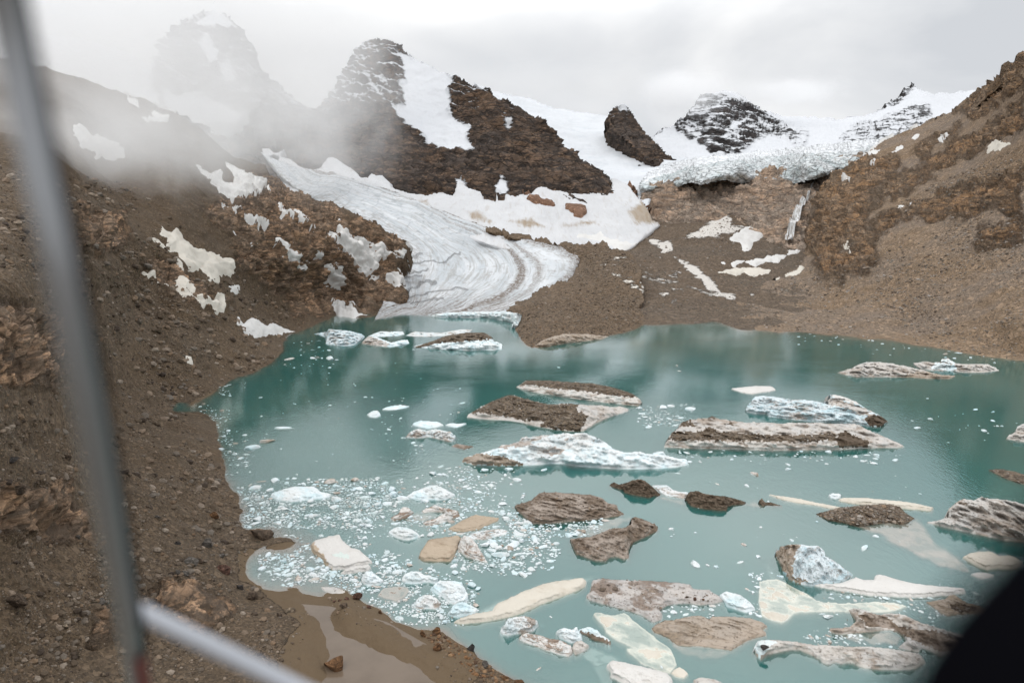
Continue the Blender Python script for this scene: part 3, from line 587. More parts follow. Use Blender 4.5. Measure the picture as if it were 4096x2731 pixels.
snow(lf, 'small thin snow streak high on the left outcrops', 'O', [(60,745),(150,780),(200,790),(248,835),(200,838),(110,790)], lift=6)
snow(lf, 'small square snow patch beside the dark cliff of the left slope', 'O', [(35,1165),(100,1158),(128,1220),(80,1232)], lift=6)
snow(lf, 'snow patch reaching the lake at the far left corner beside the glacier', 'O', [(815,1278),(880,1275),(950,1310),(960,1285),(1018,1280),(1020,1340),(1100,1370),(1185,1385),(1100,1402),(960,1410),(880,1420)], M_snow)
snow(lf, 'tiny snow scrap among the boulders halfway down the left slope', 'I', [(1225,870),(1290,890),(1330,950),(1260,925)], M_cream, lift=5, edge=8, wob=4)
snow(lf, 'narrow tan snow streak left of the notched cream snow patch', 'I', [(1000,85),(1060,110),(1150,190),(1220,290),(1255,390),(1225,330),(1140,210),(1060,130)], M_cream, lift=5, edge=7, wob=4)
snow(lf, 'broad white snowfield with rocks poking through, high above the left outcrops', 'K', [(1318,1088),(1345,1110),(1410,1165),(1480,1145),(1510,1200),(1570,1235),(1560,1160),(1520,1095),(1580,1100),(1640,1170),(1740,1200),(1810,1280),(1700,1310),(1640,1330),(1560,1340),(1480,1290),(1420,1230),(1360,1150)])
snow(lf, 'short white snow wedge under the broad upper snowfield', 'K', [(1465,1375),(1530,1368),(1615,1400),(1580,1430),(1510,1408)], lift=6)
snow(lf, 'ragged string of snow scraps trailing down from the snow wedge', 'K', [(1600,1440),(1640,1445),(1700,1485),(1790,1510),(1750,1528),(1680,1500),(1640,1480)], lift=6)
snow(lf, 'thin snow ribbon between tan outcrops near the upper glacier', 'O', [(415,540),(450,570),(480,600),(560,625),(650,640),(695,685),(640,670),(540,635),(490,650),(440,610)], lift=6)
snow(lf, 'wide ghostly snow patch half lost in the mist on the left', 'K', [(470,850),(560,845),(680,920),(820,1000),(870,1065),(760,1072),(600,1020),(480,930)])
snow(lf, 'small ragged snow patch on the misty ridge', 'K', [(1030,735),(1090,770),(1140,770),(1130,830),(1040,835),(950,800),(1040,800)])
snow(lf, 'narrow snow sliver highest on the misty ridge', 'K', [(865,660),(920,680),(932,720),(885,692)], lift=6)
snow(lf, 'large sloping snowfield between the tan outcrops and the grey glacier edge', 'O', [(775,760),(830,740),(860,735),(848,672),(900,672),(925,740),(1040,770),(1120,810),(1170,865),(1290,865),(1440,880),(1400,925),(1300,940),(1240,930),(1190,980),(1200,1040),(1140,1050),(1080,1010),(1000,980),(930,900),(900,840),(830,800)])
snow(lf, 'snow collar round the small tan outcrops at the glacier edge', 'O', [(1165,1075),(1240,1100),(1320,1070),(1440,1065),(1400,1130),(1370,1170),(1290,1135),(1220,1120)], lift=7)
snow(lf, 'small snow tongue at the foot of the outcrops by the glacier front', 'O', [(1270,1285),(1320,1290),(1370,1310),(1340,1340),(1290,1330)], lift=6, edge=9)
snow(rs, 'cream leaf-shaped snow patch high on the right mountainside', 'M', [(2085,1042),(2110,1000),(2180,945),(2245,958),(2180,1010)], M_cream, lift=6)
snow(rs, 'long pale snow strip beside the icefall on the right mountainside', 'M', [(1240,1055),(1330,1010),(1440,975),(1505,962),(1380,1012),(1330,1040)], lift=7)
snow(rs, 'white snow hook just under the long pale strip', 'M', [(1325,1100),(1360,1070),(1440,1040),(1500,1000),(1560,975),(1480,1030),(1380,1080),(1345,1110)], lift=6)
snow(rs, 'two-part snow fleck on the dark upper band of the right mountainside', 'M', [(1778,940),(1830,905),(1880,890),(1830,920),(1795,945)], lift=6)
snow(rs, 'tiny white snow fleck low on the ochre right mountainside', 'M', [(1510,1390),(1550,1375),(1595,1370),(1570,1392)], lift=6)
snow(rs, 'small snow fleck on the rock right of the waterfall top', 'M', [(1125,1232),(1140,1195),(1172,1200),(1160,1215)], lift=8)
snow(rs, 'cream snow fleck above the ochre knoll on the right mountainside', 'H', [(1128,172),(1190,125),(1222,135),(1180,168)], M_cream, lift=6)
snow(rs, 'snow sliver in the high gully near the right skyline ridge', 'M', [(1538,962),(1600,920),(1655,898),(1610,940)], lift=6)
snow(pl, 'broad dusty-white snow cone under the cliff left of the waterfall', 'N', [(1165,575),(1200,540),(1300,470),(1440,450),(1580,435),(1610,470),(1580,520),(1600,580),(1500,570),(1400,620),(1300,660),(1220,630)], M_snow, lift=7)
snow(pl, 'long curved white snow bank on the valley floor', 'N', [(985,772),(1060,775),(1120,788),(1240,770),(1400,745),(1540,730),(1660,700),(1700,680),(1840,640),(1872,645),(1800,690),(1700,735),(1560,775),(1400,808),(1280,800),(1130,790)], lift=6, edge=9)
snow(pl, 'cream snow bank with an undercut edge on the valley floor', 'N', [(1065,870),(1180,850),(1380,840),(1530,850),(1700,815),(1530,862),(1440,895),(1370,905),(1300,885),(1160,890)], M_cream, lift=6, edge=9)
snow(rs, 'small snow bank curling under the ochre knoll beside the valley floor', 'N', [(1590,875),(1700,850),(1790,815),(1860,780),(1830,840),(1760,880),(1680,902)], M_cream, lift=6, edge=9)
snow(ap, 'bright clean snow bed at the lowest end of the avalanche apron', 'N', [(-200,530),(0,520),(120,560),(210,595),(390,610),(280,650),(210,690),(120,665),(0,610),(-200,560)], lift=4)
# white jets of the waterfall, each hugging the cliff
wf = NT('waterfall_foam'); wp = wf.pos()
wn = wf.noise(wf.mapping(wp, (0,0,0), (1,1,.12)), 3.0, 6, .7)
wsh = (wf.bsdf(wf.mix(wf.step(wn, .42, .62), (.82,.84,.85), (.42,.38,.34)), .5, wf.bump(wn, .8, 1.0)))
wtr = wf.n('ShaderNodeBsdfTransparent'); wms = wf.n('ShaderNodeMixShader'); wf.set(wms.inputs[0], wf.step(wf.noise(wf.mapping(wp, (0,0,0), (1,1,.10)), 2.2, 5, .7), .72, .58)); wf.set(wms.inputs[1], wtr.outputs[0]); wf.set(wms.inputs[2], wsh)
M_fallwater = wf.done(wms.outputs[0])
wl = SHEETS['ochre and grey rock wall below the icefall, crossed by a waterfall']
root = bpy.data.objects.new('waterfall', None); COL.objects.link(root)
tag(root, 'thin white waterfall pouring from the ice edge down the ochre wall', 'waterfall')
spine = np.array([(1945,-22,8),(1928,40,14),(1895,110,22),(1865,190,40),(1815,260,66),(1770,340,84),(1735,420,88),(1705,500,96),(1680,598,100)], float)
yy = np.linspace(-22, 598, 26); sx = np.interp(yy, spine[:,1], spine[:,0]); sw = np.interp(yy, spine[:,1], spine[:,2])
first = True
for k_ in range(18):
    a0 = RNG.uniform(-1, 1)*abs(RNG.uniform(.2, 1)); ph = RNG.uniform(0, 6.3); y0 = 0 if k_ < 9 else int(RNG.integers(5, 14)); y1 = 26 if k_ < 12 else int(RNG.integers(18, 26))
    V_, F_ = [], []
    for m_, q_ in enumerate(range(y0, y1)):
        x = sx[q_]+a0*sw[q_]*.5+math.sin(ph+q_*.55)*sw[q_]*.045
        hw = (1.0+sw[q_]*.036*RNG.uniform(.6, 1.3))*(1 if 0 < m_ < y1-y0-1 else .3)
        for a in (-1, 0, 1):
            (uu, vv), = T('N', [(x+a*hw, yy[q_])])
            p_ = min((sh_.at_uv(np.array(uu), np.array(vv)) for sh_ in (wl, rs) if sdist(np.array([uu]), np.array([vv]), sh_.poly)[0] > -30), key=lambda z_: z_[1])
            V_.append(np.array([0,0,H])+(p_-np.array([0,0,H]))*(.987-.002*(1-a*a)))
        if m_:
            for j in range(2): b = (m_-1)*3+j; F_.append((b, b+1, b+4, b+3))
    V_ = np.array(V_)
    if first: root.location = V_[-1]; base_ = V_[-1].copy(); first = False
    link('water_jet', mesh_np('water_jet', V_-base_, F_, M_fallwater), root)
# ------------------------------------------------------------------ lake: rippled surface over milky turquoise water that hides what is deeper
def water_surface():
    t = NT('lake_surface'); p = t.pos()
    n = t.math('ADD', t.noise(t.mapping(p, (0,0,.3), (1,.45,1)), 1.3, 4, .6), t.math('MULTIPLY', t.noise(p, 9, 3, .5), .8))
    nr = t.bump(n, .12, .3)
    patch = t.step(t.noise(t.mapping(p, (0,0,.2), (.6,1,1)), 70, 4, .55), .42, .6)
    fr = t.n('ShaderNodeFresnel'); fr.inputs['IOR'].default_value = 2.05; t.set(fr.inputs['Normal'], nr)
    gl = t.n('ShaderNodeBsdfGlossy'); gl.inputs['Color'].default_value = (1,1,1,1); t.set(gl.inputs['Normal'], nr)
    t.set(gl.inputs['Roughness'], t.math('ADD', t.math('MULTIPLY', patch, .07), .035))
    tr = t.n('ShaderNodeBsdfTransparent'); tr.inputs['Color'].default_value = (.93,.97,.96,1)
    bf = t.n('ShaderNodeNewGeometry').outputs['Backfacing']
    ms = t.n('ShaderNodeMixShader'); t.set(ms.inputs[0], t.math('MULTIPLY', fr.outputs[0], t.math('SUBTRACT', 1.0, bf))); t.set(ms.inputs[1], tr.outputs[0]); t.set(ms.inputs[2], gl.outputs[0])
    return t.done(ms.outputs[0])
def water_milk(a, col):
    t = NT('milky_water'); p = t.pos()
    c = t.mix(t.step(t.noise(p, 60, 3, .5), .35, .65), col, tuple(x*.9 for x in col))
    d = t.n('ShaderNodeBsdfDiffuse'); t.set(d.inputs[0], c)
    tr = t.n('ShaderNodeBsdfTransparent'); ms = t.n('ShaderNodeMixShader'); ms.inputs[0].default_value = a
    t.set(ms.inputs[1], tr.outputs[0]); t.set(ms.inputs[2], d.outputs[0])
    return t.done(ms.outputs[0])
WC = (.045,.222,.205)
mats_w = [water_surface()]+[water_milk(a, WC) for a in (.10,.16,.22,.28,.36,.45,1.0)]
lv = [(0,0),(-.05,1),(-.13,2),(-.25,2),(-.42,3),(-.65,4),(-.95,4),(-1.35,5),(-1.85,6),(-2.6,7)]
vv_, ff_, mi_ = [], [], []
for k, (z, m) in enumerate(lv):
    x0, x1, y0, y1 = -420, 520, 55, 860
    vv_ += [(x0,y0,z),(x1,y0,z),(x1,y1,z),(x0,y1,z)]; ff_.append([4*k+j for j in range(4)]); mi_.append(m)
wo = tag(link('lake_water', mesh_np('lake_water', vv_, np.array(ff_), mats_w, smooth_sh=False, matidx=mi_)), 'turquoise milky lake full of drifting ice', 'lake', kind='structure')
gb = NT('lake_floor'); M_floor = gb.done(gb.bsdf(gb.mix(gb.noise(gb.pos(), 40, 5), (.10,.085,.065), (.15,.12,.09)), .95))
tag(link('ground', mesh_np('ground', [(-9000,-3000,-12),(9000,-3000,-12),(9000,12000,-12),(-9000,12000,-12)], np.array([[0,1,2,3]]), M_floor)), 'stony ground far below and beyond the lake', 'ground', kind='structure')
# ------------------------------------------------------------------ icebergs and floes
MI = {
 'white':  mat_ice('clean_berg_ice', (.70,.755,.77), (.52,.68,.72), (.40,.33,.26), .22, .8, tamt=.7, bump=0.21),
 'dirtywhite': mat_ice('dirt_veined_white_ice', (.66,.67,.66), (.54,.65,.68), (.24,.17,.12), .75, .7, rot=(.5,.2,.9), lo=.50, hi=.63, bump=0.24),
 'grey':   mat_ice('grey_banded_dirty_ice', (.46,.41,.36), (.38,.35,.32), (.15,.11,.08), .85, .8, rot=(.25,.15,.3), sk=5, lo=.40, hi=.64, rough=.8),
 'brown':  mat_ice('brown_crusted_ice', (.34,.285,.24), (.29,.24,.20), (.125,.09,.062), .9, .7, rot=(.3,.25,.5), sk=5, lo=.38, hi=.60, rough=.85, bump=0.36),
 'pale':   mat_ice('pale_grey_ice', (.52,.485,.445), (.45,.45,.44), (.23,.175,.13), .75, .8, rot=(.3,.3,.9), sk=4, lo=.46, hi=.66, rough=.7, bump=0.27),
 'blue':   mat_ice('blue_streaked_ice', (.62,.68,.70), (.44,.60,.65), (.25,.19,.145), .75, .8, rot=(.6,.5,.4), sk=5, lo=.50, hi=.66, tamt=.8, bump=0.24),
 'cliffice': mat_ice('striped_cliff_ice', (.56,.53,.49), (.49,.52,.50), (.22,.165,.12), .75, .7, rot=(0,1.2,.2), sk=4, lo=.44, hi=.64, bump=0.27),
 'striped': mat_ice('brown_striped_white_ice', (.64,.61,.575), (.56,.60,.60), (.20,.135,.09), .9, .3, rot=(.1,1.1,.6), sk=6, lo=.46, hi=.58),
 'speck':  mat_ice('speckled_grey_ice', (.47,.435,.405), (.40,.39,.38), (.16,.115,.085), .85, .55, rot=(.1,.1,.2), sk=1.3, lo=.47, hi=.64, rough=.8, bump=0.36),
 'cream':  mat_snow('cream_floe_snow', (.60,.555,.475), (.42,.345,.25), .6, .5, streak=((.3,.2,.5),(1,1,3)), bump=0.36),
 'snowy':  mat_snow('white_floe_snow', (.62,.60,.57), (.48,.42,.35), .45, .45, bump=0.36),
 'tan':    mat_snow('tan_stained_snow', (.44,.355,.265), (.25,.18,.12), .85, .5, streak=((.1,.3,.8),(1,1,4)), bump=.7),
 'debris': mat_debris('berg_rubble', (.135,.10,.07), .55),
 'mud':    mat_debris('wet_glacial_mud', (.15,.11,.077), .25, (.18,.138,.10), (.22,.17,.125), .4),
 'silt':   mat_snow('silted_ice_shelf', (.30,.255,.215), (.20,.16,.125), .6, .5, bump=.3),
 'under':  mat_snow('underwater_ice', (.60,.66,.62), (.42,.52,.48), .3, .8, bump=.3),
 'drab':   mat_ice('silt_grey_ice', (.38,.315,.255), (.34,.295,.25), (.19,.145,.10), .8, .7, rot=(.2,.2,.7), sk=6, lo=.44, hi=.62, rough=.8),
}
def ico(sub):
    t = (1+5**.5)/2
    v = [(-1,t,0),(1,t,0),(-1,-t,0),(1,-t,0),(0,-1,t),(0,1,t),(0,-1,-t),(0,1,-t),(t,0,-1),(t,0,1),(-t,0,-1),(-t,0,1)]
    f = [(0,11,5),(0,5,1),(0,1,7),(0,7,10),(0,10,11),(1,5,9),(5,11,4),(11,10,2),(10,7,6),(7,1,8),(3,9,4),(3,4,2),(3,2,6),(3,6,8),(3,8,9),(4,9,5),(2,4,11),(6,2,10),(8,6,7),(9,8,1)]
    v = [np.array(x)/np.linalg.norm(x) for x in v]
    for _ in range(sub):
        mid = {}; nf = []
        def m(a, b):
            k = (min(a,b), max(a,b))
            if k not in mid: x = v[a]+v[b]; v.append(x/np.linalg.norm(x)); mid[k] = len(v)-1
            return mid[k]
        for a, b, c in f:
            ab, bc, ca = m(a,b), m(b,c), m(c,a); nf += [(a,ab,ca),(b,bc,ab),(c,ca,bc),(ab,bc,ca)]
        f = nf
    return np.array(v), np.array(f)
def cut_block(v, rng, cuts=7, lo=.45, hi=.9):          # a rounded lump chopped by random planes: broken stone or ice
    v = v.copy()
    for _ in range(cuts):
        n = rng.normal(size=3); n /= np.linalg.norm(n); d = rng.uniform(lo, hi)
        s = v@n; m = s > d; v[m] -= np.outer(s[m]-d, n)
    return v
ICO0, ICO1, ICO2 = ico(0), ico(1), ico(2)
STONES = [cut_block(ICO1[0], np.random.default_rng(100+i), 6, .4, .85)*np.array([1,.75,.55])*np.random.default_rng(i).uniform(.8,1.15,3) for i in range(10)]
def stones(pts, size, seed=0, flat=1.0):
    rng = np.random.default_rng(seed); n = len(pts); V_, F_, T_ = [], [], []
    idx = rng.integers(0, len(STONES), n); off = 0
    nv = len(ICO1[0])
    a = rng.uniform(0, 6.28, n); tl = rng.normal(0, .25, n); tint = rng.uniform(0, 1, n)
    for k in range(len(STONES)):
        m = np.where(idx == k)[0]
        if not len(m): continue
        v = STONES[k][None]*size[m,None,None]*np.array([1,1,flat])
        ca, sa, ct, st_ = np.cos(a[m])[:,None], np.sin(a[m])[:,None], np.cos(tl[m])[:,None], np.sin(tl[m])[:,None]
        x, y, z = v[...,0], v[...,1], v[...,2]
        x, z = x*ct-z*st_, x*st_+z*ct
        x, y = x*ca-y*sa, x*sa+y*ca
        V_.append((np.stack([x,y,z],-1)+pts[m][:,None,:]).reshape(-1,3))
        F_.append((ICO1[1][None]+(np.arange(len(m))*nv)[:,None,None]+off).reshape(-1,3)); T_.append(np.repeat(tint[m], nv)); off += len(m)*nv
    return np.concatenate(V_), np.concatenate(F_), {'tint': np.concatenate(T_)}
M_stone = mat_stone('scree_stone', [(.05,.036,.027),(.10,.072,.048),(.13,.096,.066),(.17,.145,.12),(.20,.135,.085),(.30,.25,.20)])
M_stoneg = mat_stone('grey_brown_stone', [(.09,.07,.055),(.14,.105,.08),(.18,.15,.12),(.22,.20,.175),(.26,.18,.115),(.34,.31,.28)])

BERGPOLYS = []
def berg(name, label, cat, c, pts, k, h0, mat, parts=(), rough=.35, gam=.8, edge=10, L=None, flat=False, stn=0, group=None, foot=1.3, step=None, st=((.3,.4,1),2.0), shelf=None, seed=None, wob=2.2, ridge=True):
    h0 = h0*1.45 if (cat == 'ice floe' and h0 >= .3) else h0
    poly = T(c, pts); BERGPOLYS.append(poly)
    seed = seed if seed is not None else len(label)*7+int(abs(pts[0][0]))
    us = [p[0] for p in poly]; vs = [p[1] for p in poly]
    area = (max(us)-min(us))*(max(vs)-min(vs))
    step = step or min(6, max(2.6, math.sqrt(area/7000)))
    sk = max(3.2*step, 9)
    u = np.arange(min(us)-sk-step, max(us)+sk+2*step, step); v = np.arange(min(vs)-sk-step, max(vs)+sk+2*step, step)
    U, V = np.meshgrid(u, v)
    wb = fbm(np.stack([U, V, 0*U+seed], -1), 22, 4, seed)*wob*2
    sd, bu, bv = sdist(U, V, poly, True); sdn = sd+wb; ins = sdn > 0
    nv, nu = U.shape
    vb = V.copy(); vt = V.copy()
    for i in range(nv-2, -1, -1): vb[i] = np.where(ins[i] & ins[i+1], vb[i+1], V[i])
    for i in range(1, nv): vt[i] = np.where(ins[i] & ins[i-1], vt[i-1], V[i])
    wgt = ins.astype(float)
    def blur(a, r=4):
        num = np.zeros_like(a); den = np.zeros_like(a)
        for s in range(-r, r+1):
            num += np.roll(a*wgt, s, 1); den += np.roll(wgt, s, 1)
        return np.where(ins, num/np.maximum(den, 1e-6), a)
    vb = np.maximum(blur(vb), V); vt = np.minimum(blur(vt), V)
    dvt = np.maximum(vb-vt, 1e-3); t = np.clip((vb-V)/dvt, 0, 1)
    Yb = Yz(U, vb, 0.0)
    z = k*dvt*Yb/F*t**gam + h0*(.45+.55*smooth(sdn, 0, edge))
    p0 = ground(U, V, np.minimum(z, 40)); Q = strat(p0, *st)
    L = L or max(2.2, (max(us)-min(us))*float(np.mean(Yb))/F/7)
    n = fbm(Q, L, 6, seed, .55)
    if ridge: n = n*.8+fbm(Q, L*.7, 6, seed+9, .5, True)*.30
    n = n+fbm(p0, L*.16, 3, seed+4)*.05
    z = z+.75*rough*n*smooth(sdn, 0, edge*1.2)*(1 if h0 < 0 else np.clip(z/.5, .25, 1.6))
    if h0 >= 0: z = np.maximum(z, .06+0*z)
    z = np.where(ins, z, 0)
    # rim: the flank continues under water in front and drops away behind
    out = ~ins; dd = np.hypot(bu-U, bv-V)+1e-6; iu = bu+(bu-U)/dd*step*1.2; iv = bv+(bv-V)/dd*step*1.2
    ii = np.clip(np.rint((iv-v[0])/step), 0, nv-1).astype(int); jj = np.clip(np.rint((iu-u[0])/step), 0, nu-1).astype(int)
    zb = np.where(ins[ii, jj], z[ii, jj], h0*.5)
    zb = np.where(V > bv, np.minimum(zb, max(h0, .1)*.6), zb)
    tau = np.clip(-sd/sk, 0, 1.4)
    zz = np.where(out, zb, z)
    uu = np.where(out & (sd < 0), bu, U); vv = np.where(out & (sd < 0), bv, V)
    pos = ground(uu, vv, zz)
    du = np.where(out, U-bu, 0)/dd; dv = np.where(out, V-bv, 0)/dd
    drop = (zb+foot)*tau*out
    pos[...,0] += du*drop*.3; pos[...,1] += -dv*drop*.3; pos[...,2] -= drop
    fc = grid_faces(nv, nu)
    keep = (sd.ravel()[fc] > -sk*1.3).all(1); fc = fc[keep]
    fu, fv = U.ravel()[fc].mean(1), V.ravel()[fc].mean(1)
    pid = np.zeros(len(fc), int)
    for i, (pn, pc, pp, pm) in enumerate(parts):
        m = sdist(fu, fv, T(pc, pp))+fbm(np.stack([fu, fv, 0*fu], -1), 14, 4, seed+i)*9 > 0
        pid[m] = i+1
    c0 = pos[ins].mean(0); c0[2] = 0
    vall = pos.reshape(-1,3)-c0
    if not parts and not stn and not shelf:
        a, b, _ = compact(vall, fc)
        o = link(name, mesh_np(name, a, b, MI[mat], smooth_sh=not flat), loc=c0)
        return tag(o, label, cat, group)
    root = tag(bpy.data.objects.new(name, None), label, cat, group); COL.objects.link(root); root.location = c0
    body = 'ice_body' if mat not in ('mud','debris') else 'mud_body'
    for i, (pn, pm) in enumerate([(body, mat)]+[(p[0], p[3]) for p in parts]):
        f = fc[pid == i]
        if not len(f): continue
        a, b, _ = compact(vall, f)
        link(pn, mesh_np(pn, a, b, MI[pm], smooth_sh=not (flat or pm in ('debris',))), root)
    if stn:
        rng = np.random.default_rng(seed+5)
        ok = ins & (sdn > 3)
        if parts and any(p[3] == 'debris' for p in parts):
            m = np.zeros(ok.shape, bool)
            for p in parts:
                if p[3] == 'debris': m |= sdist(U, V, T(p[1], p[2])) > 2
            ok &= m
        ij = np.argwhere(ok)
        if len(ij):
            pk = ij[rng.integers(0, len(ij), stn)]
            pp = pos[pk[:,0], pk[:,1]]-c0
            pp[:,0] += rng.normal(0, .25, stn); pp[:,1] += rng.normal(0, .4, stn)
            sz = .16*rng.pareto(2.6, stn)+.16; sz = np.minimum(sz, 1.0)
            a, b, at = stones(pp, sz, seed)
            o = link('rubble', mesh_np('rubble', a, b, M_stoneg, at, False), root)
            o['kind'] = 'stuff'
    if shelf:
        sc_, sp_, sz_, sm_ = shelf
        berg_shelf(root, c0, T(sc_, sp_), sz_, sm_, seed)
    return root
def berg_shelf(root, c0, poly, z, mat, seed):
    us = [p[0] for p in poly]; vs = [p[1] for p in poly]; step = max(4, (max(us)-min(us))/60)
    U, V = np.meshgrid(np.arange(min(us)-12, max(us)+12+step, step), np.arange(min(vs)-12, max(vs)+12+step, step))
    sd = sdist(U, V, poly)+fbm(np.stack([U, V, 0*U], -1), 40, 4, seed)*10
    p0 = ground(U, V, z)
    zz = z+fbm(p0, 3.5, 5, seed)*.22-2.0*smooth(-sd, -16, 14)
    fc = grid_faces(*U.shape); fc = fc[(sd.ravel()[fc] > -14).all(1)]
    if not len(fc): return
    a, b, _ = compact(ground(U, V, np.minimum(zz, -.03)).reshape(-1,3)-c0, fc)
    link('underwater_shelf', mesh_np('underwater_shelf', a, b, MI[mat]), root)

IB, FL = 'iceberg', 'ice floe'
# --- large bergs in mid lake
berg('iceberg','long narrow berg roofed with brown rubble, white ice lip on its near side',IB,'A',[(660,200),(700,175),(740,146),(820,146),(900,144),(1000,152),(1100,160),(1300,172),(1450,200),(1560,232),(1640,262),(1700,310),(1708,335),(1680,357),(1600,350),(1500,340),(1300,315),(1100,290),(900,258),(780,238),(690,215)],.62,.3,'cliffice',
     [('rubble_roof','A',[(705,182),(742,140),(900,138),(1100,154),(1300,166),(1450,194),(1640,256),(1680,290),(1600,288),(1500,278),(1300,250),(1200,238),(1100,228),(1000,222),(900,205),(800,190)],'debris')],rough=.5,gam=.7,stn=700)
berg('iceberg','brown pyramid berg buried in rubble, with one sharp summit',IB,'A',[(248,455),(258,430),(330,385),(450,322),(530,292),(590,268),(630,265),(700,290),(780,312),(860,330),(930,345),(990,345),(1050,335),(1120,340),(1250,350),(1380,355),(1450,372),(1530,362),(1600,385),(1590,405),(1450,445),(1330,500),(1260,545),(1215,568),(1090,570),(950,550),(850,530),(720,500),(600,480),(420,470)],.55,.3,'pale',
     [('rubble_cover','A',[(255,432),(450,318),(590,262),(700,286),(860,326),(990,340),(1120,335),(1180,350),(1160,400),(1260,440),(1230,520),(1190,575),(1000,560),(850,535),(900,490),(700,480),(520,440),(400,420),(300,425)],'debris')],rough=.9,gam=.9,stn=900)
berg('iceberg','jagged white berg with a dirty summit and a long low blue-white tail',IB,'A',[(205,820),(230,790),(330,760),(420,735),(500,710),(530,688),(600,680),(690,650),(700,618),(770,620),(800,612),(900,605),(960,598),(1060,585),(1140,590),(1240,580),(1265,600),(1330,620),(1400,660),(1440,690),(1480,720),(1560,745),(1680,740),(1780,760),(1840,738),(1890,735),(1910,770),(2000,795),(2080,805),(2100,845),(2000,865),(1850,876),(1700,880),(1500,880),(1350,870),(1150,855),(1050,836),(950,834),(850,845),(700,850),(550,853),(300,845)],.62,.5,'white',
     [('dirty_foot','A',[(200,825),(225,790),(330,762),(450,770),(560,790),(690,830),(720,855),(550,860),(300,850)],'drab'),('dirty_crest','A',[(500,705),(700,612),(900,598),(1060,578),(1250,572),(1330,612),(1300,690),(1100,720),(950,790),(860,800),(830,720),(700,700),(560,720)],'dirtywhite')],rough=1.3,gam=.75,L=7)
berg('iceberg','grey-brown banded slab berg with a curled right end, ringed by small ice',IB,'A',[(650,1195),(700,1175),(780,1150),(820,1115),(850,1090),(900,1080),(1050,1085),(1160,1095),(1280,1100),(1380,1130),(1430,1175),(1500,1185),(1505,1225),(1560,1260),(1500,1275),(1400,1290),(1250,1310),(1100,1318),(1000,1330),(900,1335),(800,1335),(740,1290),(680,1240)],.45,.4,'brown',rough=.8,gam=.75,st=((.25,.5,1),3.2),stn=120)
berg('iceberg','crooked boot-shaped brown berg sticking out of a murky shelf',IB,'D',[(-35,480),(30,470),(120,460),(200,430),(270,400),(330,398),(380,392),(430,360),(425,322),(450,310),(500,325),(540,340),(600,368),(625,385),(620,412),(560,445),(500,470),(440,500),(410,535),(400,575),(405,618),(370,625),(310,605),(260,610),(230,640),(150,635),(60,600),(10,585),(-20,520)],.5,.3,'brown',rough=.7,gam=.8,L=3.5,stn=140,
     shelf=('A',[(1130,1450),(1200,1380),(1350,1320),(1520,1270),(1640,1290),(1620,1340),(1480,1400),(1380,1470),(1120,1480)],-.22,'silt'))
berg('mud_cone','smooth brown mud cone with a small side peak, left of the pair',"mud cone",'D',[(258,75),(275,60),(295,50),(330,70),(400,50),(440,35),(480,28),(505,30),(530,40),(565,68),(590,90),(620,120),(645,140),(638,155),(600,150),(560,165),(470,150),(420,140),(375,128),(365,108),(330,100)],.85,.1,'mud',rough=.5,gam=.95,wob=1.2,shelf=('D',[(560,160),(640,140),(700,160),(850,180),(900,240),(820,240),(700,210)],-.25,'silt'))
berg('mud_cone','wedge-shaped brown mud cone trailing a grey tail, right of the pair',"mud cone",'D',[(832,175),(850,140),(868,122),(930,115),(970,135),(1060,150),(1140,158),(1200,172),(1290,200),(1280,215),(1200,222),(1150,232),(1145,262),(1100,262),(980,250),(920,240),(870,225)],.8,.1,'mud',rough=.5,gam=.9,wob=1.4,shelf=('D',[(1140,235),(1290,195),(1400,200),(1580,230),(1500,260),(1300,255)],-.2,'silt'))
berg('mud_cone','little brown mud fin with a thin tail, smallest of the cones',"mud cone",'D',[(1385,205),(1392,185),(1410,172),(1425,190),(1440,205),(1480,203),(1565,230),(1500,226),(1440,222),(1418,232)],.8,.05,'mud',rough=.2,wob=1.0)
berg('ice_floe','dirty white ice strip bridging the two mud cones',FL,'D',[(585,75),(640,72),(690,72),(740,108),(790,122),(850,125),(865,162),(820,172),(760,158),(700,152),(640,122)],.25,.25,'dirtywhite',rough=.6,L=3)
berg('ice_floe','flat cream floe with a pointed left tip, alone in the far water',FL,'B',[(788,425),(840,418),(900,410),(990,405),(1080,402),(1130,412),(1152,432),(1100,445),(1020,455),(960,467),(870,452)],.05,.5,'snowy',rough=.12)
berg('iceberg','blue-streaked berg of overlapping arched fins with a mud heap on its right end',IB,'B',[(905,600),(930,555),(985,486),(1050,484),(1120,487),(1230,505),(1290,515),(1450,520),(1530,535),(1600,560),(1572,500),(1600,478),(1640,472),(1740,495),(1865,555),(1920,600),(2020,640),(2080,690),(2092,690),(2070,715),(2030,740),(1950,738),(1850,720),(1700,708),(1500,700),(1300,680),(1100,655),(1080,635),(990,632),(920,618)],.62,.3,'blue',
     [('mud_heap','B',[(1905,690),(1930,655),(2010,636),(2085,685),(2095,695),(2040,745),(1950,742)],'mud'),('snow_cap','B',[(1595,476),(1640,468),(1740,490),(1872,555),(1800,545),(1700,515)],'snowy'),('grey_ridge','B',[(1560,490),(1600,485),(1700,520),(1800,550),(1900,600),(1960,650),(1850,640),(1700,580),(1600,560)],'pale')],rough=1.1,gam=.7,L=6)
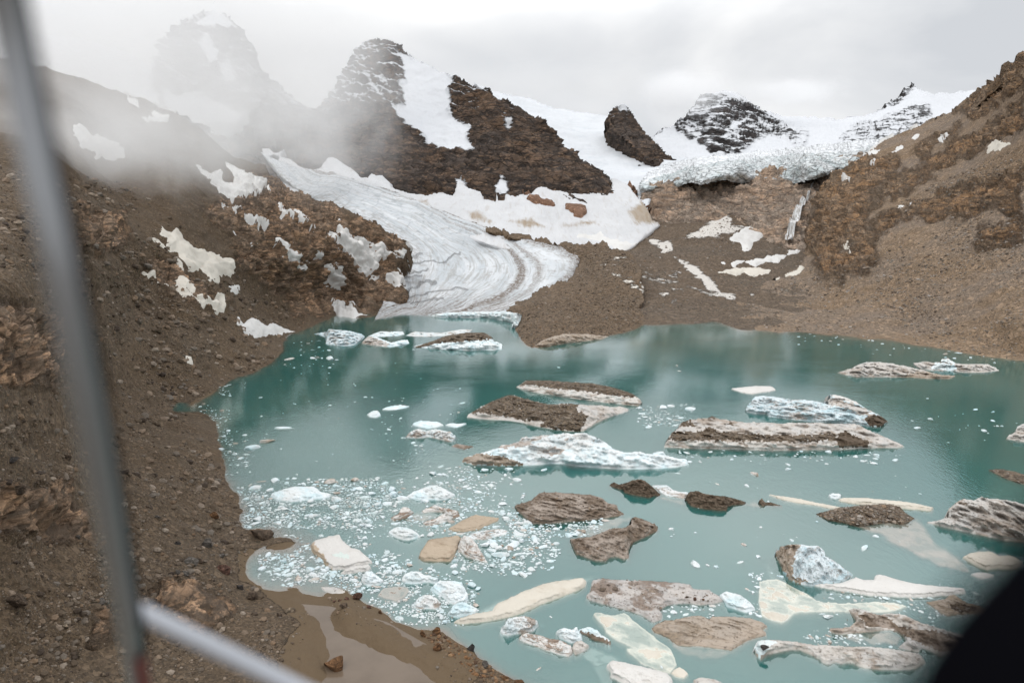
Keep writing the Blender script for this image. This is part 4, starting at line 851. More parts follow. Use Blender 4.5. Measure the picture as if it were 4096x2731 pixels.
berg('iceberg','very long flat-topped grey berg with a striped cliff and dark rubble cones',IB,'B',[(225,910),(240,860),(265,820),(290,790),(340,752),(350,725),(380,700),(440,685),(500,675),(560,668),(590,668),(625,648),(665,675),(740,682),(800,690),(930,708),(1050,708),(1200,712),(1350,708),(1500,708),(1650,715),(1750,718),(1850,722),(1920,765),(2050,820),(2170,870),(2230,905),(2180,915),(2050,912),(1900,918),(1700,928),(1500,930),(1250,935),(1050,935),(800,925),(500,920),(350,915)],.5,.4,'pale',
     [('striped_cliff','B',[(220,915),(245,862),(400,862),(600,866),(800,872),(1000,878),(1300,880),(1500,890),(1700,900),(1800,925),(1500,940),(1000,945),(500,930)],'cliffice'),('rubble_band','B',[(245,860),(290,785),(400,788),(560,780),(700,785),(900,800),(1100,812),(1400,815),(1650,800),(1660,860),(1400,870),(1100,868),(800,862),(500,860)],'debris'),
      ('rubble_cone','B',[(1640,860),(1690,800),(1740,785),(1850,830),(1960,880),(1900,915),(1700,915)],'mud'),('rubble_cone','B',[(525,790),(600,740),(655,785)],'mud'),('rubble_cone','B',[(580,668),(620,645),(675,682)],'mud'),('rubble_cone','B',[(350,745),(385,697),(440,690),(490,740)],'debris'),('rubble_cone','B',[(745,725),(775,702),(800,728)],'mud')],rough=.9,gam=.62,L=6,stn=350)
berg('iceberg','low lumpy pinkish-white berg with a brown flat tail, at the far right',IB,'H',[(1100,990),(1160,970),(1200,958),(1240,935),(1280,922),(1330,917),(1390,922),(1450,925),(1510,938),(1560,945),(1620,962),(1680,970),(1730,990),(1800,1005),(1890,1012),(1850,1030),(1700,1028),(1600,1020),(1400,1018),(1230,1018),(1160,1005)],.6,.3,'pale',
     [('mud_tail','H',[(1640,985),(1900,1005),(1860,1040),(1500,1028),(1560,1005)],'drab')],rough=1.0,gam=.8,L=6,shelf=('H',[(1090,985),(1140,985),(1240,1030),(1180,1030)],-.35,'under'))
berg('iceberg','farthest right-hand berg, a pair of low white humps on a brown base',IB,'H',[(1610,930),(1680,913),(1740,922),(1790,918),(1800,898),(1840,896),(1880,918),(1900,928),(2000,935),(2060,930),(2110,932),(2150,955),(2185,975),(2090,987),(1950,987),(1850,975),(1740,975),(1680,965),(1640,955)],.6,.3,'pale',
     [('white_hump','H',[(1720,960),(1760,925),(1830,925),(1920,970),(1850,982)],'white'),('white_hump','H',[(1790,905),(1830,892),(1890,925),(1850,935)],'white')],rough=1.0,gam=.8,L=5)
berg('iceberg','pale banded berg cut by the right edge of the view',IB,'H',[(2235,1430),(2290,1390),(2310,1350),(2352,1330),(2420,1325),(2500,1370),(2500,1430),(2430,1452),(2352,1450),(2290,1442)],.6,.3,'pale',rough=.8,L=4)
berg('ice_floe','flat brown rubble-covered raft at the right edge beyond the big grey berg',FL,'q',[(2272,1078),(2300,1076),(2352,1088),(2410,1108),(2370,1116),(2310,1098)],.2,.2,'debris',rough=.3,stn=100)
# --- right side, middle distance
berg('iceberg','big pale grey berg with dark veins at the right edge',IB,'E',[(1350,350),(1420,340),(1500,318),(1500,285),(1510,250),(1560,205),(1600,180),(1640,178),(1700,185),(1755,158),(1790,170),(1850,175),(1960,185),(2076,215),(2200,260),(2260,420),(2200,500),(2076,490),(1940,480),(1820,455),(1700,430),(1500,385)],.6,.5,'pale',
     rough=1.5,gam=.75,L=6,st=((.8,.3,.5),2.5),shelf=('E',[(1360,360),(1500,400),(1700,445),(1940,490),(2076,500),(2076,530),(1900,510),(1650,460)],-.4,'under'))
berg('ice_floe','long thin cream plank floe beside a rounded white lump',FL,'E',[(680,178),(715,168),(760,167),(880,172),(1000,180),(1100,190),(1200,200),(1300,220),(1390,240),(1370,257),(1260,246),(1150,235),(1020,224),(900,215),(790,202),(700,188)],.1,.55,'cream',rough=.15)
berg('ice_floe','long thin cream floe tapering to a needle at its left end',FL,'E',[(155,140),(200,150),(260,158),(330,166),(400,180),(500,203),(600,220),(690,240),(650,249),(580,236),(520,222),(460,212),(400,205),(320,192),(250,175),(190,152)],.08,.35,'cream',rough=.15)
berg('ice_floe','rounded white lump at the end of the thin cream plank',FL,'E',[(604,145),(630,135),(670,136),(695,148),(680,164),(650,170),(622,160)],.5,.4,'white',rough=.2)
berg('stone_raft','dark raft heaped with loose brown stones, its tail sinking under shallow water',"stone raft",'E',[(512,288),(580,270),(640,255),(690,238),(770,235),(850,224),(960,220),(1060,217),(1140,235),(1165,262),(1180,282),(1250,322),(1200,350),(1150,370),(1060,352),(950,365),(820,382),(700,350),(600,335),(545,308)],.35,.25,'debris',rough=.5,gam=.6,stn=1500,shelf=('E',[(515,295),(600,335),(700,372),(1000,480),(1300,640),(1500,720),(1700,760),(1650,660),(1420,500),(1280,320),(1000,330)],-.10,'silt'))
berg('iceberg','blue-white pyramid berg with one steep brown face',IB,'E',[(195,590),(215,560),(240,540),(290,522),(350,518),(400,517),(450,528),(520,530),(570,570),(580,605),(640,640),(700,690),(780,740),(720,790),(640,805),(560,810),(470,825),(400,812),(360,800),(300,770),(260,720),(235,650)],.62,.4,'blue',
     [('brown_face','E',[(185,590),(240,535),(350,512),(385,530),(350,600),(330,680),(330,760),(440,800),(380,810),(300,780),(255,720)],'drab')],rough=1.2,gam=.8,L=4.5,st=((.7,-.4,.5),2.4),shelf=('E',[(200,600),(150,640),(200,760),(300,800),(500,840),(720,800),(790,740),(820,770),(700,840),(400,850),(160,800),(110,680)],-.7,'under'))
berg('ice_floe','large flat white snow floe, kite-shaped, behind the cream sunken slab',FL,'E',[(500,820),(600,818),(700,808),(760,785),(810,768),(870,788),(940,788),(960,750),(1020,752),(1140,790),(1240,812),(1350,828),(1500,840),(1620,850),(1632,870),(1560,882),(1500,890),(1400,898),(1300,905),(1100,900),(900,890),(800,872),(700,855),(600,838)],.06,.55,'snowy',rough=.2)
berg('ice_floe','broad cream slab half awash, forked at its left end',FL,'E',[(75,950),(78,870),(80,800),(140,785),(210,780),(270,805),(330,840),(390,870),(450,900),(500,940),(560,955),(700,965),(800,962),(950,952),(1100,960),(1190,985),(1130,1010),(1050,1030),(900,1034),(760,1030),(630,1025),(500,1030),(400,1028),(340,1040),(290,1090),(250,1110),(170,1090),(100,1060),(85,1005)],0,-.06,'cream',rough=.55,L=5,ridge=False,foot=1.5)
berg('ice_floe','brown tent-shaped slab with a mottled patch, by the dark window frame',FL,'E',[(1340,955),(1400,945),(1480,930),(1510,905),(1550,897),(1600,930),(1640,960),(1700,972),(1760,990),(1830,1030),(1760,1036),(1700,1040),(1600,1042),(1500,1052),(1450,1035),(1420,1010),(1380,980)],.3,.2,'drab',[('mottled_patch','E',[(1510,975),(1580,955),(1690,985),(1720,1020),(1600,1035),(1530,1010)],'debris')],rough=.3)
berg('iceberg','rugged grey-brown berg with a hooked arm around a murky pool',IB,'E',[(755,1012),(800,998),(840,1005),(900,1025),(980,1050),(1040,1040),(1080,1036),(1180,1050),(1240,1080),(1300,1110),(1400,1140),(1500,1170),(1600,1195),(1700,1220),(1760,1300),(1680,1345),(1600,1362),(1520,1330),(1450,1352),(1380,1320),(1300,1290),(1280,1322),(1200,1310),(1130,1290),(1190,1240),(1170,1200),(1120,1170),(1060,1158),(980,1162),(900,1172),(800,1180),(700,1192),(640,1182),(608,1168),(615,1150),(690,1150),(760,1140),(815,1095),(785,1050)],.35,.35,'pale',[('muddy_ridge','E',[(820,1050),(900,1030),(1040,1060),(1130,1140),(1240,1160),(1400,1170),(1600,1240),(1680,1320),(1450,1330),(1300,1270),(1190,1220),(1060,1150),(900,1140)],'brown')],rough=1.1,L=4,shelf=('E',[(640,1190),(900,1175),(1060,1165),(1180,1220),(1130,1290),(900,1285),(700,1250)],-.15,'silt'))
berg('iceberg','long grey-pink ice ridge with a white knob end, undercut along the water',IB,'E',[(45,1310),(48,1275),(60,1250),(100,1238),(150,1236),(240,1242),(330,1250),(420,1265),(500,1280),(600,1278),(700,1285),(800,1292),(900,1288),(1000,1298),(1100,1310),(1200,1325),(1280,1340),(1330,1400),(1260,1440),(1200,1450),(1100,1452),(1000,1450),(880,1440),(830,1425),(790,1402),(740,1395),(700,1408),(650,1395),(600,1412),(560,1400),(540,1375),(500,1355),(440,1325),(380,1300),(310,1302),(260,1310),(190,1325),(130,1340),(90,1372),(60,1350)],.42,.5,'pale',[('white_knob','E',[(40,1310),(55,1245),(140,1232),(200,1260),(150,1310),(80,1375)],'white')],rough=.8,L=4,foot=1.2,shelf=('E',[(880,1440),(1100,1450),(1330,1400),(1340,1480),(1200,1540),(950,1520)],-.7,'under'))
berg('ice_floe','bean-shaped cream floe near the right edge',FL,'E',[(1620,610),(1660,592),(1700,580),(1770,572),(1830,572),(1890,605),(1960,600),(2010,615),(2060,650),(2040,680),(1980,690),(1920,690),(1860,686),(1800,695),(1740,675),(1680,645)],.12,.6,'cream',rough=.2)
berg('ice_floe','small cream floe just below the bean-shaped one',FL,'E',[(1680,742),(1720,732),(1780,730),(1850,750),(1810,765),(1760,772),(1710,758)],.1,.3,'snowy',rough=.12)
# --- bottom centre
berg('ice_floe','long cream fish-shaped floe with dark pits, lying diagonally',FL,'C',[(232,552),(280,528),(330,510),(400,488),(470,482),(530,470),(545,435),(570,410),(640,382),(700,355),(760,322),(830,298),(920,262),(1040,235),(1130,230),(1190,213),(1235,212),(1262,235),(1250,270),(1180,305),(1100,335),(1000,372),(900,410),(820,448),(740,480),(660,505),(560,525),(430,545),(300,558)],.03,.5,'cream',rough=.2,
     shelf=('C',[(420,470),(600,380),(850,280),(1100,215),(1330,215),(1270,280),(1000,400),(740,510),(300,580)],-.35,'under'))
berg('iceberg','flat speckled grey slab littered with stones, blunt left end',IB,'C',[(1270,355),(1300,310),(1310,270),(1315,232),(1350,224),(1400,217),(1470,228),(1550,230),(1700,235),(1800,238),(1900,245),(2000,252),(2080,265),(2100,300),(2160,305),(2230,310),(2290,350),(2333,385),(2250,405),(2150,410),(2070,398),(1990,400),(1900,412),(1870,430),(1830,455),(1858,495),(1850,527),(1790,547),(1740,515),(1700,490),(1600,455),(1500,430),(1420,408),(1350,388),(1300,375)],.06,.7,'speck',rough=.45,L=3,stn=110,foot=1.5)
berg('iceberg','lumpy white ice chunk with brown veins near the stony spit',IB,'C',[(590,630),(610,595),(635,565),(640,535),(700,522),(770,512),(820,520),(850,535),(885,560),(880,585),(850,620),(800,632),(750,640),(700,645),(650,656),(610,650)],.6,.4,'dirtywhite',rough=.8,L=1.8,shelf=('C',[(550,600),(640,540),(850,540),(920,600),(860,650),(640,680)],-.5,'under'))
berg('iceberg','narrow grey striped slab tilted out of the water in the bottom centre',IB,'C',[(738,680),(760,655),(790,644),(840,652),(900,662),(940,678),(980,690),(1040,695),(1100,720),(1140,745),(1158,775),(1150,800),(1122,822),(1080,812),(1040,802),(990,782),(950,772),(890,745),(820,722),(770,705)],.4,.4,'striped',rough=.4,L=2)
berg('iceberg','small pale block butted against the striped slab end',IB,'C',[(1155,768),(1162,735),(1178,712),(1230,708),(1285,740),(1268,762),(1250,777),(1210,795),(1180,806)],.4,.4,'pale',rough=.4,L=2,shelf=('C',[(1150,800),(1280,740),(1400,780),(1560,850),(1500,900),(1350,930),(1250,860)],-.6,'under'))
berg('iceberg','white cup-shaped ice chunk with a ribbed side',IB,'C',[(1028,635),(1050,620),(1090,603),(1120,612),(1150,618),(1192,598),(1205,625),(1222,652),(1222,700),(1190,708),(1150,717),(1105,700),(1060,682),(1040,655)],.6,.3,'white',rough=.6,L=1.5)
berg('iceberg','white chunk with a brown dirt edge pointing right',IB,'C',[(1203,620),(1240,608),(1290,598),(1340,622),(1380,655),(1420,680),(1452,715),(1448,732),(1400,708),(1320,690),(1270,655),(1230,642)],.5,.3,'white',[('dirt_edge','C',[(1200,625),(1250,635),(1340,665),(1460,715),(1450,735),(1300,700),(1220,650)],'brown')],rough=.4,L=1.5)
berg('ice_floe','long cream slab sinking under water, ghostly pale in the bottom centre',FL,'C',[(1320,500),(1335,485),(1350,483),(1420,500),(1480,508),(1560,488),(1600,510),(1620,540),(1660,570),(1700,600),(1740,632),(1780,660),(1810,690),(1850,720),(1900,750),(1930,780),(1960,850),(1970,900),(1920,962),(1830,945),(1760,910),(1700,890),(1670,860),(1640,830),(1590,790),(1582,768),(1612,764),(1650,770),(1500,700),(1420,640),(1405,600),(1390,580),(1350,540)],0,-.12,'cream',rough=.55,L=5,ridge=False,foot=1.2)
berg('ice_floe','small round cream knob off the end of the sunken slab',FL,'C',[(1930,958),(1960,930),(1990,915),(2030,930),(2062,962),(2030,996),(1990,990),(1960,980)],.05,.12,'cream',rough=.2,ridge=False)
berg('ice_floe','oval pale slab grooved lengthwise at the bottom edge',FL,'C',[(1430,890),(1450,870),(1480,862),(1540,870),(1600,885),(1680,902),(1750,920),(1830,940),(1900,960),(1935,1000),(1938,1060),(1860,1090),(1700,1065),(1600,1040),(1520,1000),(1460,972),(1465,940)],.12,.6,'snowy',rough=.4,L=3,shelf=('C',[(1300,860),(1440,880),(1470,980),(1640,1060),(1400,1080),(1320,960)],-.8,'under'))
berg('ice_floe','cream-topped scrap cut by the bottom edge',FL,'C',[(2110,1012),(2150,993),(2210,998),(2280,1010),(2340,1040),(2380,1080),(2200,1090),(2130,1060)],.12,.4,'pale',rough=.3,L=2)
berg('iceberg','fanned brown slab split by dark cracks, its near side slipping under water',IB,'D',[(580,1150),(620,1120),(680,1090),(740,1090),(800,1076),(870,1060),(930,1054),(980,1068),(1010,1082),(1040,1064),(1150,1064),(1250,1066),(1330,1080),(1400,1100),(1450,1135),(1410,1160),(1440,1180),(1440,1198),(1370,1215),(1300,1240),(1240,1275),(1180,1310),(1140,1305),(1090,1300),(1000,1285),(900,1278),(830,1280),(770,1270),(730,1240),(700,1210),(650,1192),(600,1178)],.12,.3,'drab',rough=.6,L=4.5,st=((.4,.9,.3),3.0),shelf=('D',[(620,1190),(760,1260),(900,1290),(1180,1310),(1300,1240),(1430,1200),(1280,1300),(1100,1390),(960,1400),(800,1370),(720,1290)],-.22,'silt'))
berg('ice_floe','clean white triangular chunk between the speckled slab and the cream slab',FL,'D',[(1090,902),(1115,885),(1140,872),(1190,885),(1250,900),(1290,930),(1330,960),(1355,1000),(1320,1015),(1290,1022),(1220,1000),(1150,978),(1130,940)],.4,.35,'white',rough=.4,L=2,shelf=('D',[(1070,940),(1150,985),(1290,1025),(1200,1030),(1050,990)],-.4,'under'))
# --- left centre
berg('ice_floe','widest flat white floe amid the crowded brash by the left shore',FL,'F',[(520,290),(560,262),(640,235),(680,222),(720,212),(820,208),(900,208),(940,228),(970,258),(1060,275),(1040,295),(1000,310),(900,318),(830,322),(760,332),(700,335),(640,328),(580,320)],.12,.5,'white',rough=.35,L=3)
berg('ice_floe','beige tilted slab holding a small blue meltwater pond',FL,'F',[(878,738),(895,712),(920,690),(990,672),(1060,655),(1135,640),(1148,665),(1160,690),(1200,725),(1250,760),(1290,768),(1320,780),(1350,810),(1380,840),(1425,882),(1360,895),(1300,907),(1240,925),(1190,942),(1130,938),(1080,942),(1040,915),(1010,890),(995,862),(980,840),(935,815),(900,782)],.12,.55,'snowy',[('meltwater_pond','F',[(1085,822),(1130,808),(1200,815),(1225,840),(1205,865),(1150,855),(1105,838)],'under'),('layered_edge','F',[(870,738),(905,700),(960,790),(1020,870),(1070,945),(1030,945),(960,850),(890,790)],'tan')],rough=.15,L=4)
berg('ice_floe','slim white slab tucked under the beige pond slab',FL,'F',[(1150,982),(1190,955),(1230,930),(1300,918),(1390,907),(1416,928),(1392,950),(1320,962),(1250,972),(1200,980)],.2,.5,'snowy',rough=.15,shelf=('F',[(1100,1020),(1150,985),(1400,950),(1340,1000),(1230,1018)],-.3,'under'))
berg('ice_floe','tan diamond-shaped slab with a crack near its top corner',FL,'F',[(1850,832),(1880,770),(1930,692),(1960,680),(2080,665),(2200,648),(2226,668),(2205,725),(2180,780),(2160,830),(2130,868),(2010,870),(1900,866),(1868,850)],.22,.4,'tan',rough=.3,L=5)
berg('ice_floe','domed white floe right of the crowded brash',FL,'F',[(1740,297),(1790,265),(1850,240),(1900,215),(1940,200),(1980,197),(2010,202),(2060,222),(2100,240),(2140,262),(2172,282),(2130,300),(2100,312),(2040,322),(1990,322),(1920,318),(1850,327),(1790,310)],.35,.4,'white',rough=.5,L=2.5)
berg('iceberg','small brown-striped white fin, left of the striped pair',IB,'F',[(1597,492),(1625,472),(1660,458),(1685,425),(1710,393),(1735,393),(1760,405),(1800,440),(1775,462),(1750,482),(1680,500),(1622,517)],.55,.3,'striped',rough=.4,L=2)
berg('iceberg','horseshoe of brown-striped white fins around murky water',IB,'F',[(1878,425),(1920,410),(1960,390),(1990,373),(2060,398),(2130,412),(2200,428),(2215,470),(2165,490),(2120,512),(2060,530),(2000,547),(1920,557),(1888,540),(1930,515),(1990,498),(2040,470),(2080,450),(2078,436),(1990,432),(1890,440)],.45,.3,'striped',rough=.5,L=2,shelf=('F',[(1640,510),(1800,450),(1890,440),(2080,440),(2000,500),(1890,540),(1760,550)],-.15,'silt'))
berg('ice_floe','rounded white heap below the striped fins',FL,'F',[(1580,622),(1600,600),(1622,583),(1680,572),(1730,574),(1800,600),(1835,625),(1860,652),(1820,668),(1760,682),(1710,680),(1650,662)],.35,.3,'white',rough=.5,L=2)
berg('iceberg','tall blue-white block just below the slim white slab',IB,'F',[(1330,1042),(1350,1000),(1370,970),(1400,965),(1432,970),(1465,1000),(1490,1020),(1532,1050),(1500,1082),(1450,1086),(1400,1096),(1360,1080)],.55,.4,'white',rough=.6,L=2)
berg('iceberg','wide white block with rounded shoulders in the lower brash',IB,'F',[(1695,1050),(1705,1015),(1722,990),(1770,975),(1830,968),(1870,985),(1900,1000),(1960,1015),(2022,1030),(2015,1055),(1990,1072),(1950,1060),(1900,1058),(1850,1070),(1800,1076),(1740,1070)],.45,.4,'white',rough=.6,L=2)
berg('iceberg','largest blue-white slab of the lower brash, square-cornered',IB,'C',[(45,295),(75,265),(120,235),(170,238),(230,238),(290,248),(310,290),(340,350),(325,400),(300,412),(230,412),(190,400),(140,355),(90,330)],.35,.5,'white',rough=.6,L=2.5)
berg('iceberg','dirty-white block with pink stains below the brown translucent disc',IB,'F',[(1780,1272),(1820,1235),(1850,1200),(1900,1182),(1940,1178),(2000,1210),(2048,1250),(2030,1285),(2000,1302),(1930,1298),(1860,1302),(1810,1292)],.5,.3,'dirtywhite',rough=.5,L=2)
berg('iceberg','faceted white block resting against the fish-shaped floe',IB,'C',[(180,492),(200,460),(220,430),(255,412),(290,403),(350,425),(412,455),(395,478),(380,492),(320,502),(260,517),(210,508)],.5,.4,'white',rough=.6,L=2,shelf=('C',[(170,500),(260,525),(400,490),(480,470),(420,520),(250,550),(160,530)],-.4,'under'))
berg('ice_floe','thin brown translucent disc sunk among the white brash',FL,'F',[(1480,1182),(1510,1150),(1540,1120),(1620,1108),(1700,1105),(1745,1120),(1762,1142),(1740,1175),(1720,1200),(1680,1222),(1640,1240),(1600,1222),(1540,1210)],0,-.05,'silt',rough=.2,ridge=False)
berg('ice_floe','pale lens-shaped floe stranded in the shallows near the tan beach',FL,'F',[(975,1112),(1030,1108),(1100,1115),(1150,1130),(1192,1150),(1185,1172),(1168,1186),(1100,1180),(1040,1162),(1000,1140)],.1,.2,'pale',rough=.15)
berg('ice_floe','tan wedge plate with a brown rim, above the diamond-shaped slab',FL,'A',[(95,1382),(150,1350),(220,1310),(280,1280),(320,1270),(420,1282),(512,1295),(500,1315),(470,1325),(410,1350),(350,1382),(280,1395),(220,1402),(150,1402)],.15,.35,'tan',rough=.25,L=4)
berg('iceberg','dark-striped wedge of ice at the left end of the white jumble',IB,'q',[(1050,1258),(1056,1240),(1066,1228),(1080,1232),(1096,1250),(1112,1278),(1120,1290),(1095,1284),(1070,1276)],.5,.3,'striped',rough=.5,L=2)
berg('ice_floe','heap of dirt-stained small ice above the white jumble',FL,'A',[(245,1452),(285,1425),(330,1408),(400,1398),(480,1388),(540,1390),(587,1402),(570,1430),(500,1445),(420,1470),(340,1472),(260,1472)],.3,.2,'dirtywhite',rough=.7,L=1.5)
berg('iceberg','small stained white berg with ribbed sides, left of mid lake',IB,'G',[(460,1422),(475,1400),(490,1385),(520,1372),(550,1366),(580,1375),(600,1380),(660,1367),(710,1378),(760,1390),(797,1415),(785,1440),(770,1452),(730,1445),(690,1436),(655,1428),(620,1420),(570,1424),(520,1429)],.6,.3,'dirtywhite',rough=.8,L=2.5)
berg('ice_floe','small flat grey berg scrap right of the ribbed stained berg',FL,'G',[(768,1482),(800,1467),(850,1475),(912,1485),(885,1494),(850,1502),(800,1492)],.4,.2,'brown',rough=.3)
berg('ice_floe','flat white floe just behind the ribbed stained berg',FL,'G',[(503,1337),(525,1322),(560,1313),(620,1316),(680,1322),(712,1340),(660,1355),(610,1363),(545,1350)],.25,.3,'white',rough=.3)
berg('ice_floe','pointed flat white floe between the ribbed berg and the brown pyramid',FL,'G',[(726,1340),(760,1328),(800,1332),(866,1330),(840,1345),(800,1357),(755,1350)],.25,.25,'white',rough=.3)
berg('ice_floe','round white floe left of mid lake, one of two neighbours',FL,'G',[(198,1270),(225,1252),(270,1244),(284,1260),(288,1277),(255,1286),(222,1286)],.5,.3,'white',rough=.25)
berg('ice_floe','flat stretched white floe, right one of the two neighbours',FL,'G',[(303,1236),(325,1222),(360,1214),(420,1208),(482,1215),(455,1226),(400,1236),(350,1240)],.3,.25,'white',rough=.25)
# --- far bergs off the glacier front
berg('iceberg','far berg capped with dark rubble above a smooth white ice wall',IB,'G',[(510,817),(560,800),(620,785),(670,765),(720,745),(790,730),(870,722),(940,720),(990,722),(1020,738),(1042,755),(1050,780),(1080,785),(1108,800),(1105,830),(1040,838),(980,835),(900,840),(800,836),(700,830),(620,825),(570,822)],.6,.4,'white',[('rubble_cap','G',[(505,820),(620,780),(720,740),(870,716),(990,716),(1045,752),(1045,768),(960,772),(900,778),(820,780),(760,788),(680,795),(600,812),(560,825)],'debris')],rough=.9,gam=.7,stn=350)
berg('iceberg','far pale blue berg at the left end of the row off the glacier',IB,'q',[(722,766),(750,762),(756,755),(780,757),(806,760),(830,766),(838,772),(830,780),(812,792),(790,794),(768,792),(748,788),(752,776),(738,770)],.55,.4,'blue',rough=.9,L=5)
berg('iceberg','far white berg with a grey striped end, second in the row',IB,'G',[(162,792),(180,768),(200,750),(235,748),(270,755),(320,772),(360,788),(410,778),(470,768),(482,792),(430,805),(360,816),(300,812),(250,806),(200,800)],.55,.4,'white',[('striped_end','G',[(155,795),(200,745),(260,760),(340,800),(330,820),(240,810)],'pale')],rough=.9,L=5)
berg('iceberg','thin far white floe berg behind the striped-end one',IB,'G',[(205,746),(245,728),(290,712),(370,718),(440,714),(450,732),(400,742),(320,746),(250,750)],.5,.3,'white',rough=.7,L=5)
berg('iceberg','longest low white berg of the far row, pink dust on top',IB,'G',[(458,742),(490,725),(520,714),(600,720),(700,722),(770,710),(830,699),(905,704),(890,716),(850,728),(780,738),(720,742),(660,745),(600,748),(520,746)],.5,.3,'dirtywhite',rough=.7,L=5)
berg('ice_cliff','low blue-white ice cliff where the glacier tongue meets the lake','ice cliff','q',[(985,724),(1020,718),(1060,716),(1120,715),(1160,715),(1190,719),(1202,724),(1196,738),(1186,754),(1176,752),(1180,742),(1165,737),(1120,729),(1060,729),(1010,729)],.95,.3,'white',rough=.6,L=5,foot=1.0,wob=1.4)
berg('ice_cliff','grey grooved ice wall under the front edge of the rubble hill','ice cliff','q',[(1222,796),(1245,782),(1270,772),(1300,766),(1350,767),(1398,772),(1380,779),(1340,783),(1300,788),(1250,796)],.8,.2,'drab',rough=.6,L=5,foot=1.0,wob=1.4)
# ------------------------------------------------------------------ loose stones of the scree (uncountable)
def scree(name, label, sh, n, region, px, mat, seed, no_rough=.45, excl=(), zmin=.15):
    rng = np.random.default_rng(seed)
    us = [p[0] for p in region]; vs = [p[1] for p in region]
    u = rng.uniform(max(-60, min(us)), min(4160, max(us)), n*3); v = rng.uniform(min(vs), min(2780, max(vs)), n*3)
    ok = (sdist(u, v, region) > 0) & (sdist(u, v, sh.poly) > 12)
    for e in excl: ok &= sdist(u, v, e) < -4
    u, v = u[ok], v[ok]
    p = sh.at_uv(u, v)
    i = np.clip(((v-sh.V[0,0])/sh.step).astype(int), 0, sh.U.shape[0]-1); j = np.clip(((u-sh.U[0,0])/sh.step).astype(int), 0, sh.U.shape[1]-1)
    dens = .5+1.4*fbm(np.stack([u, v, 0*u], -1), 260, 4, seed)
    ok = (p[:,2] > zmin) & (sh.rm[i,j] < no_rough+rng.uniform(-.2,.3,len(u))) & (rng.uniform(0, 1, len(u)) < np.clip(dens+.25, .12, 1))
    p = p[ok][:n]; m = len(p)
    s = px[0]*(1+rng.pareto(px[2], m)); s = np.minimum(s, px[1])
    size = np.clip(s*p[:,1]/F*.5, .04, 3.0)
    c = p.mean(0)
    nv = len(ICO0[0]); tm = [cut_block(ICO0[0], np.random.default_rng(500+k), 3, .5, .9)*np.array([1,.8,.62]) for k in range(8)]
    idx = rng.integers(0, 8, m); V_ = np.stack(tm)[idx]*size[:,None,None]
    a = rng.uniform(0, 6.28, m); b = rng.normal(0, .35, m)
    ca, sa, cb, sb = np.cos(a)[:,None], np.sin(a)[:,None], np.cos(b)[:,None], np.sin(b)[:,None]
    x, y, z = V_[...,0], V_[...,1], V_[...,2]; x, z = x*cb-z*sb, x*sb+z*cb; x, y = x*ca-y*sa, x*sa+y*ca
    V_ = np.stack([x,y,z], -1)+(p-c)[:,None,:]+np.array([0,0,.12])*size[:,None,None]
    F_ = ICO0[1][None]+(np.arange(m)*nv)[:,None,None]
    o = link(name, mesh_np(name, V_.reshape(-1,3), F_.reshape(-1,3), mat, {'tint': np.repeat(rng.uniform(0,1,m), nv)}, False), loc=c)
    return tag(o, label, 'scree', kind='stuff')
snowpolys = [T(c, p) for c, p in (('I',[(1085,30),(1190,30),(1240,100),(1420,185),(1580,250),(1560,350),(1390,350),(1180,210)]),('I',[(950,315),(1180,440),(1260,390),(1280,510),(1470,475),(1530,610),(1310,530),(1060,400)]),('I',[(1600,615),(1760,670),(1980,715),(1740,740)]))]
sandpoly = T('q', [(560,1262),(600,1258),(672,1245),(690,1300),(760,1340),(860,1380),(960,1425),(1010,1425),(1060,1470),(1120,1520),(1080,1580),(560,1600),(600,1480),(640,1400),(600,1360),(555,1330)])
scree('scree', 'brown and grey stones strewn over the near left slope', lf, 30000, T('q',[(-40,380),(300,420),(560,640),(700,740),(640,830),(420,960),(520,1090),(560,1200),(660,1240),(560,1280),(600,1360),(660,1420),(640,1580),(-40,1600)]), (3.4,42,1.85), M_stone, 1, excl=snowpolys)
scree('scree', 'sparse stones on the muddy spit beside the brown pool', lf, 500, T('q',[(640,1420),(760,1360),(900,1420),(1000,1440),(1210,1580),(1060,1580),(900,1450),(700,1420),(700,1570),(600,1580)]), (4,24,1.9), M_stone, 2)
scree('scree', 'rusty stones along the tip of the muddy spit', lf, 700, T('q',[(960,1438),(1005,1436),(1050,1468),(1100,1503),(1150,1536),(1215,1572),(1130,1575),(1040,1510),(985,1470)]), (6,26,1.8), mat_stone('rusty_stone', [(.07,.04,.025),(.13,.075,.04),(.21,.11,.05),(.17,.13,.09),(.28,.17,.09)]), 3, no_rough=2)
scree('scree', 'grey flat stones strewn over the right mountainside', rs, 15000, T('q',[(1640,735),(1780,640),(1880,600),(2000,500),(2150,420),(2352,330),(2400,850),(2100,790),(1800,762)]), (3.2,16,2.5), M_stoneg, 4, no_rough=.7)
scree('scree', 'dark rubble covering the rounded moraine hill', hl, 9000, hl.poly, (3.2,15,2.5), M_stone, 5, no_rough=2)
scree('scree', 'dark stones scattered over the valley floor', pl, 5000, pl.poly, (2.8,12,2.6), M_stoneg, 6, no_rough=2, excl=[T('N',[(1165,575),(1440,450),(1610,470),(1600,580),(1300,660)])])
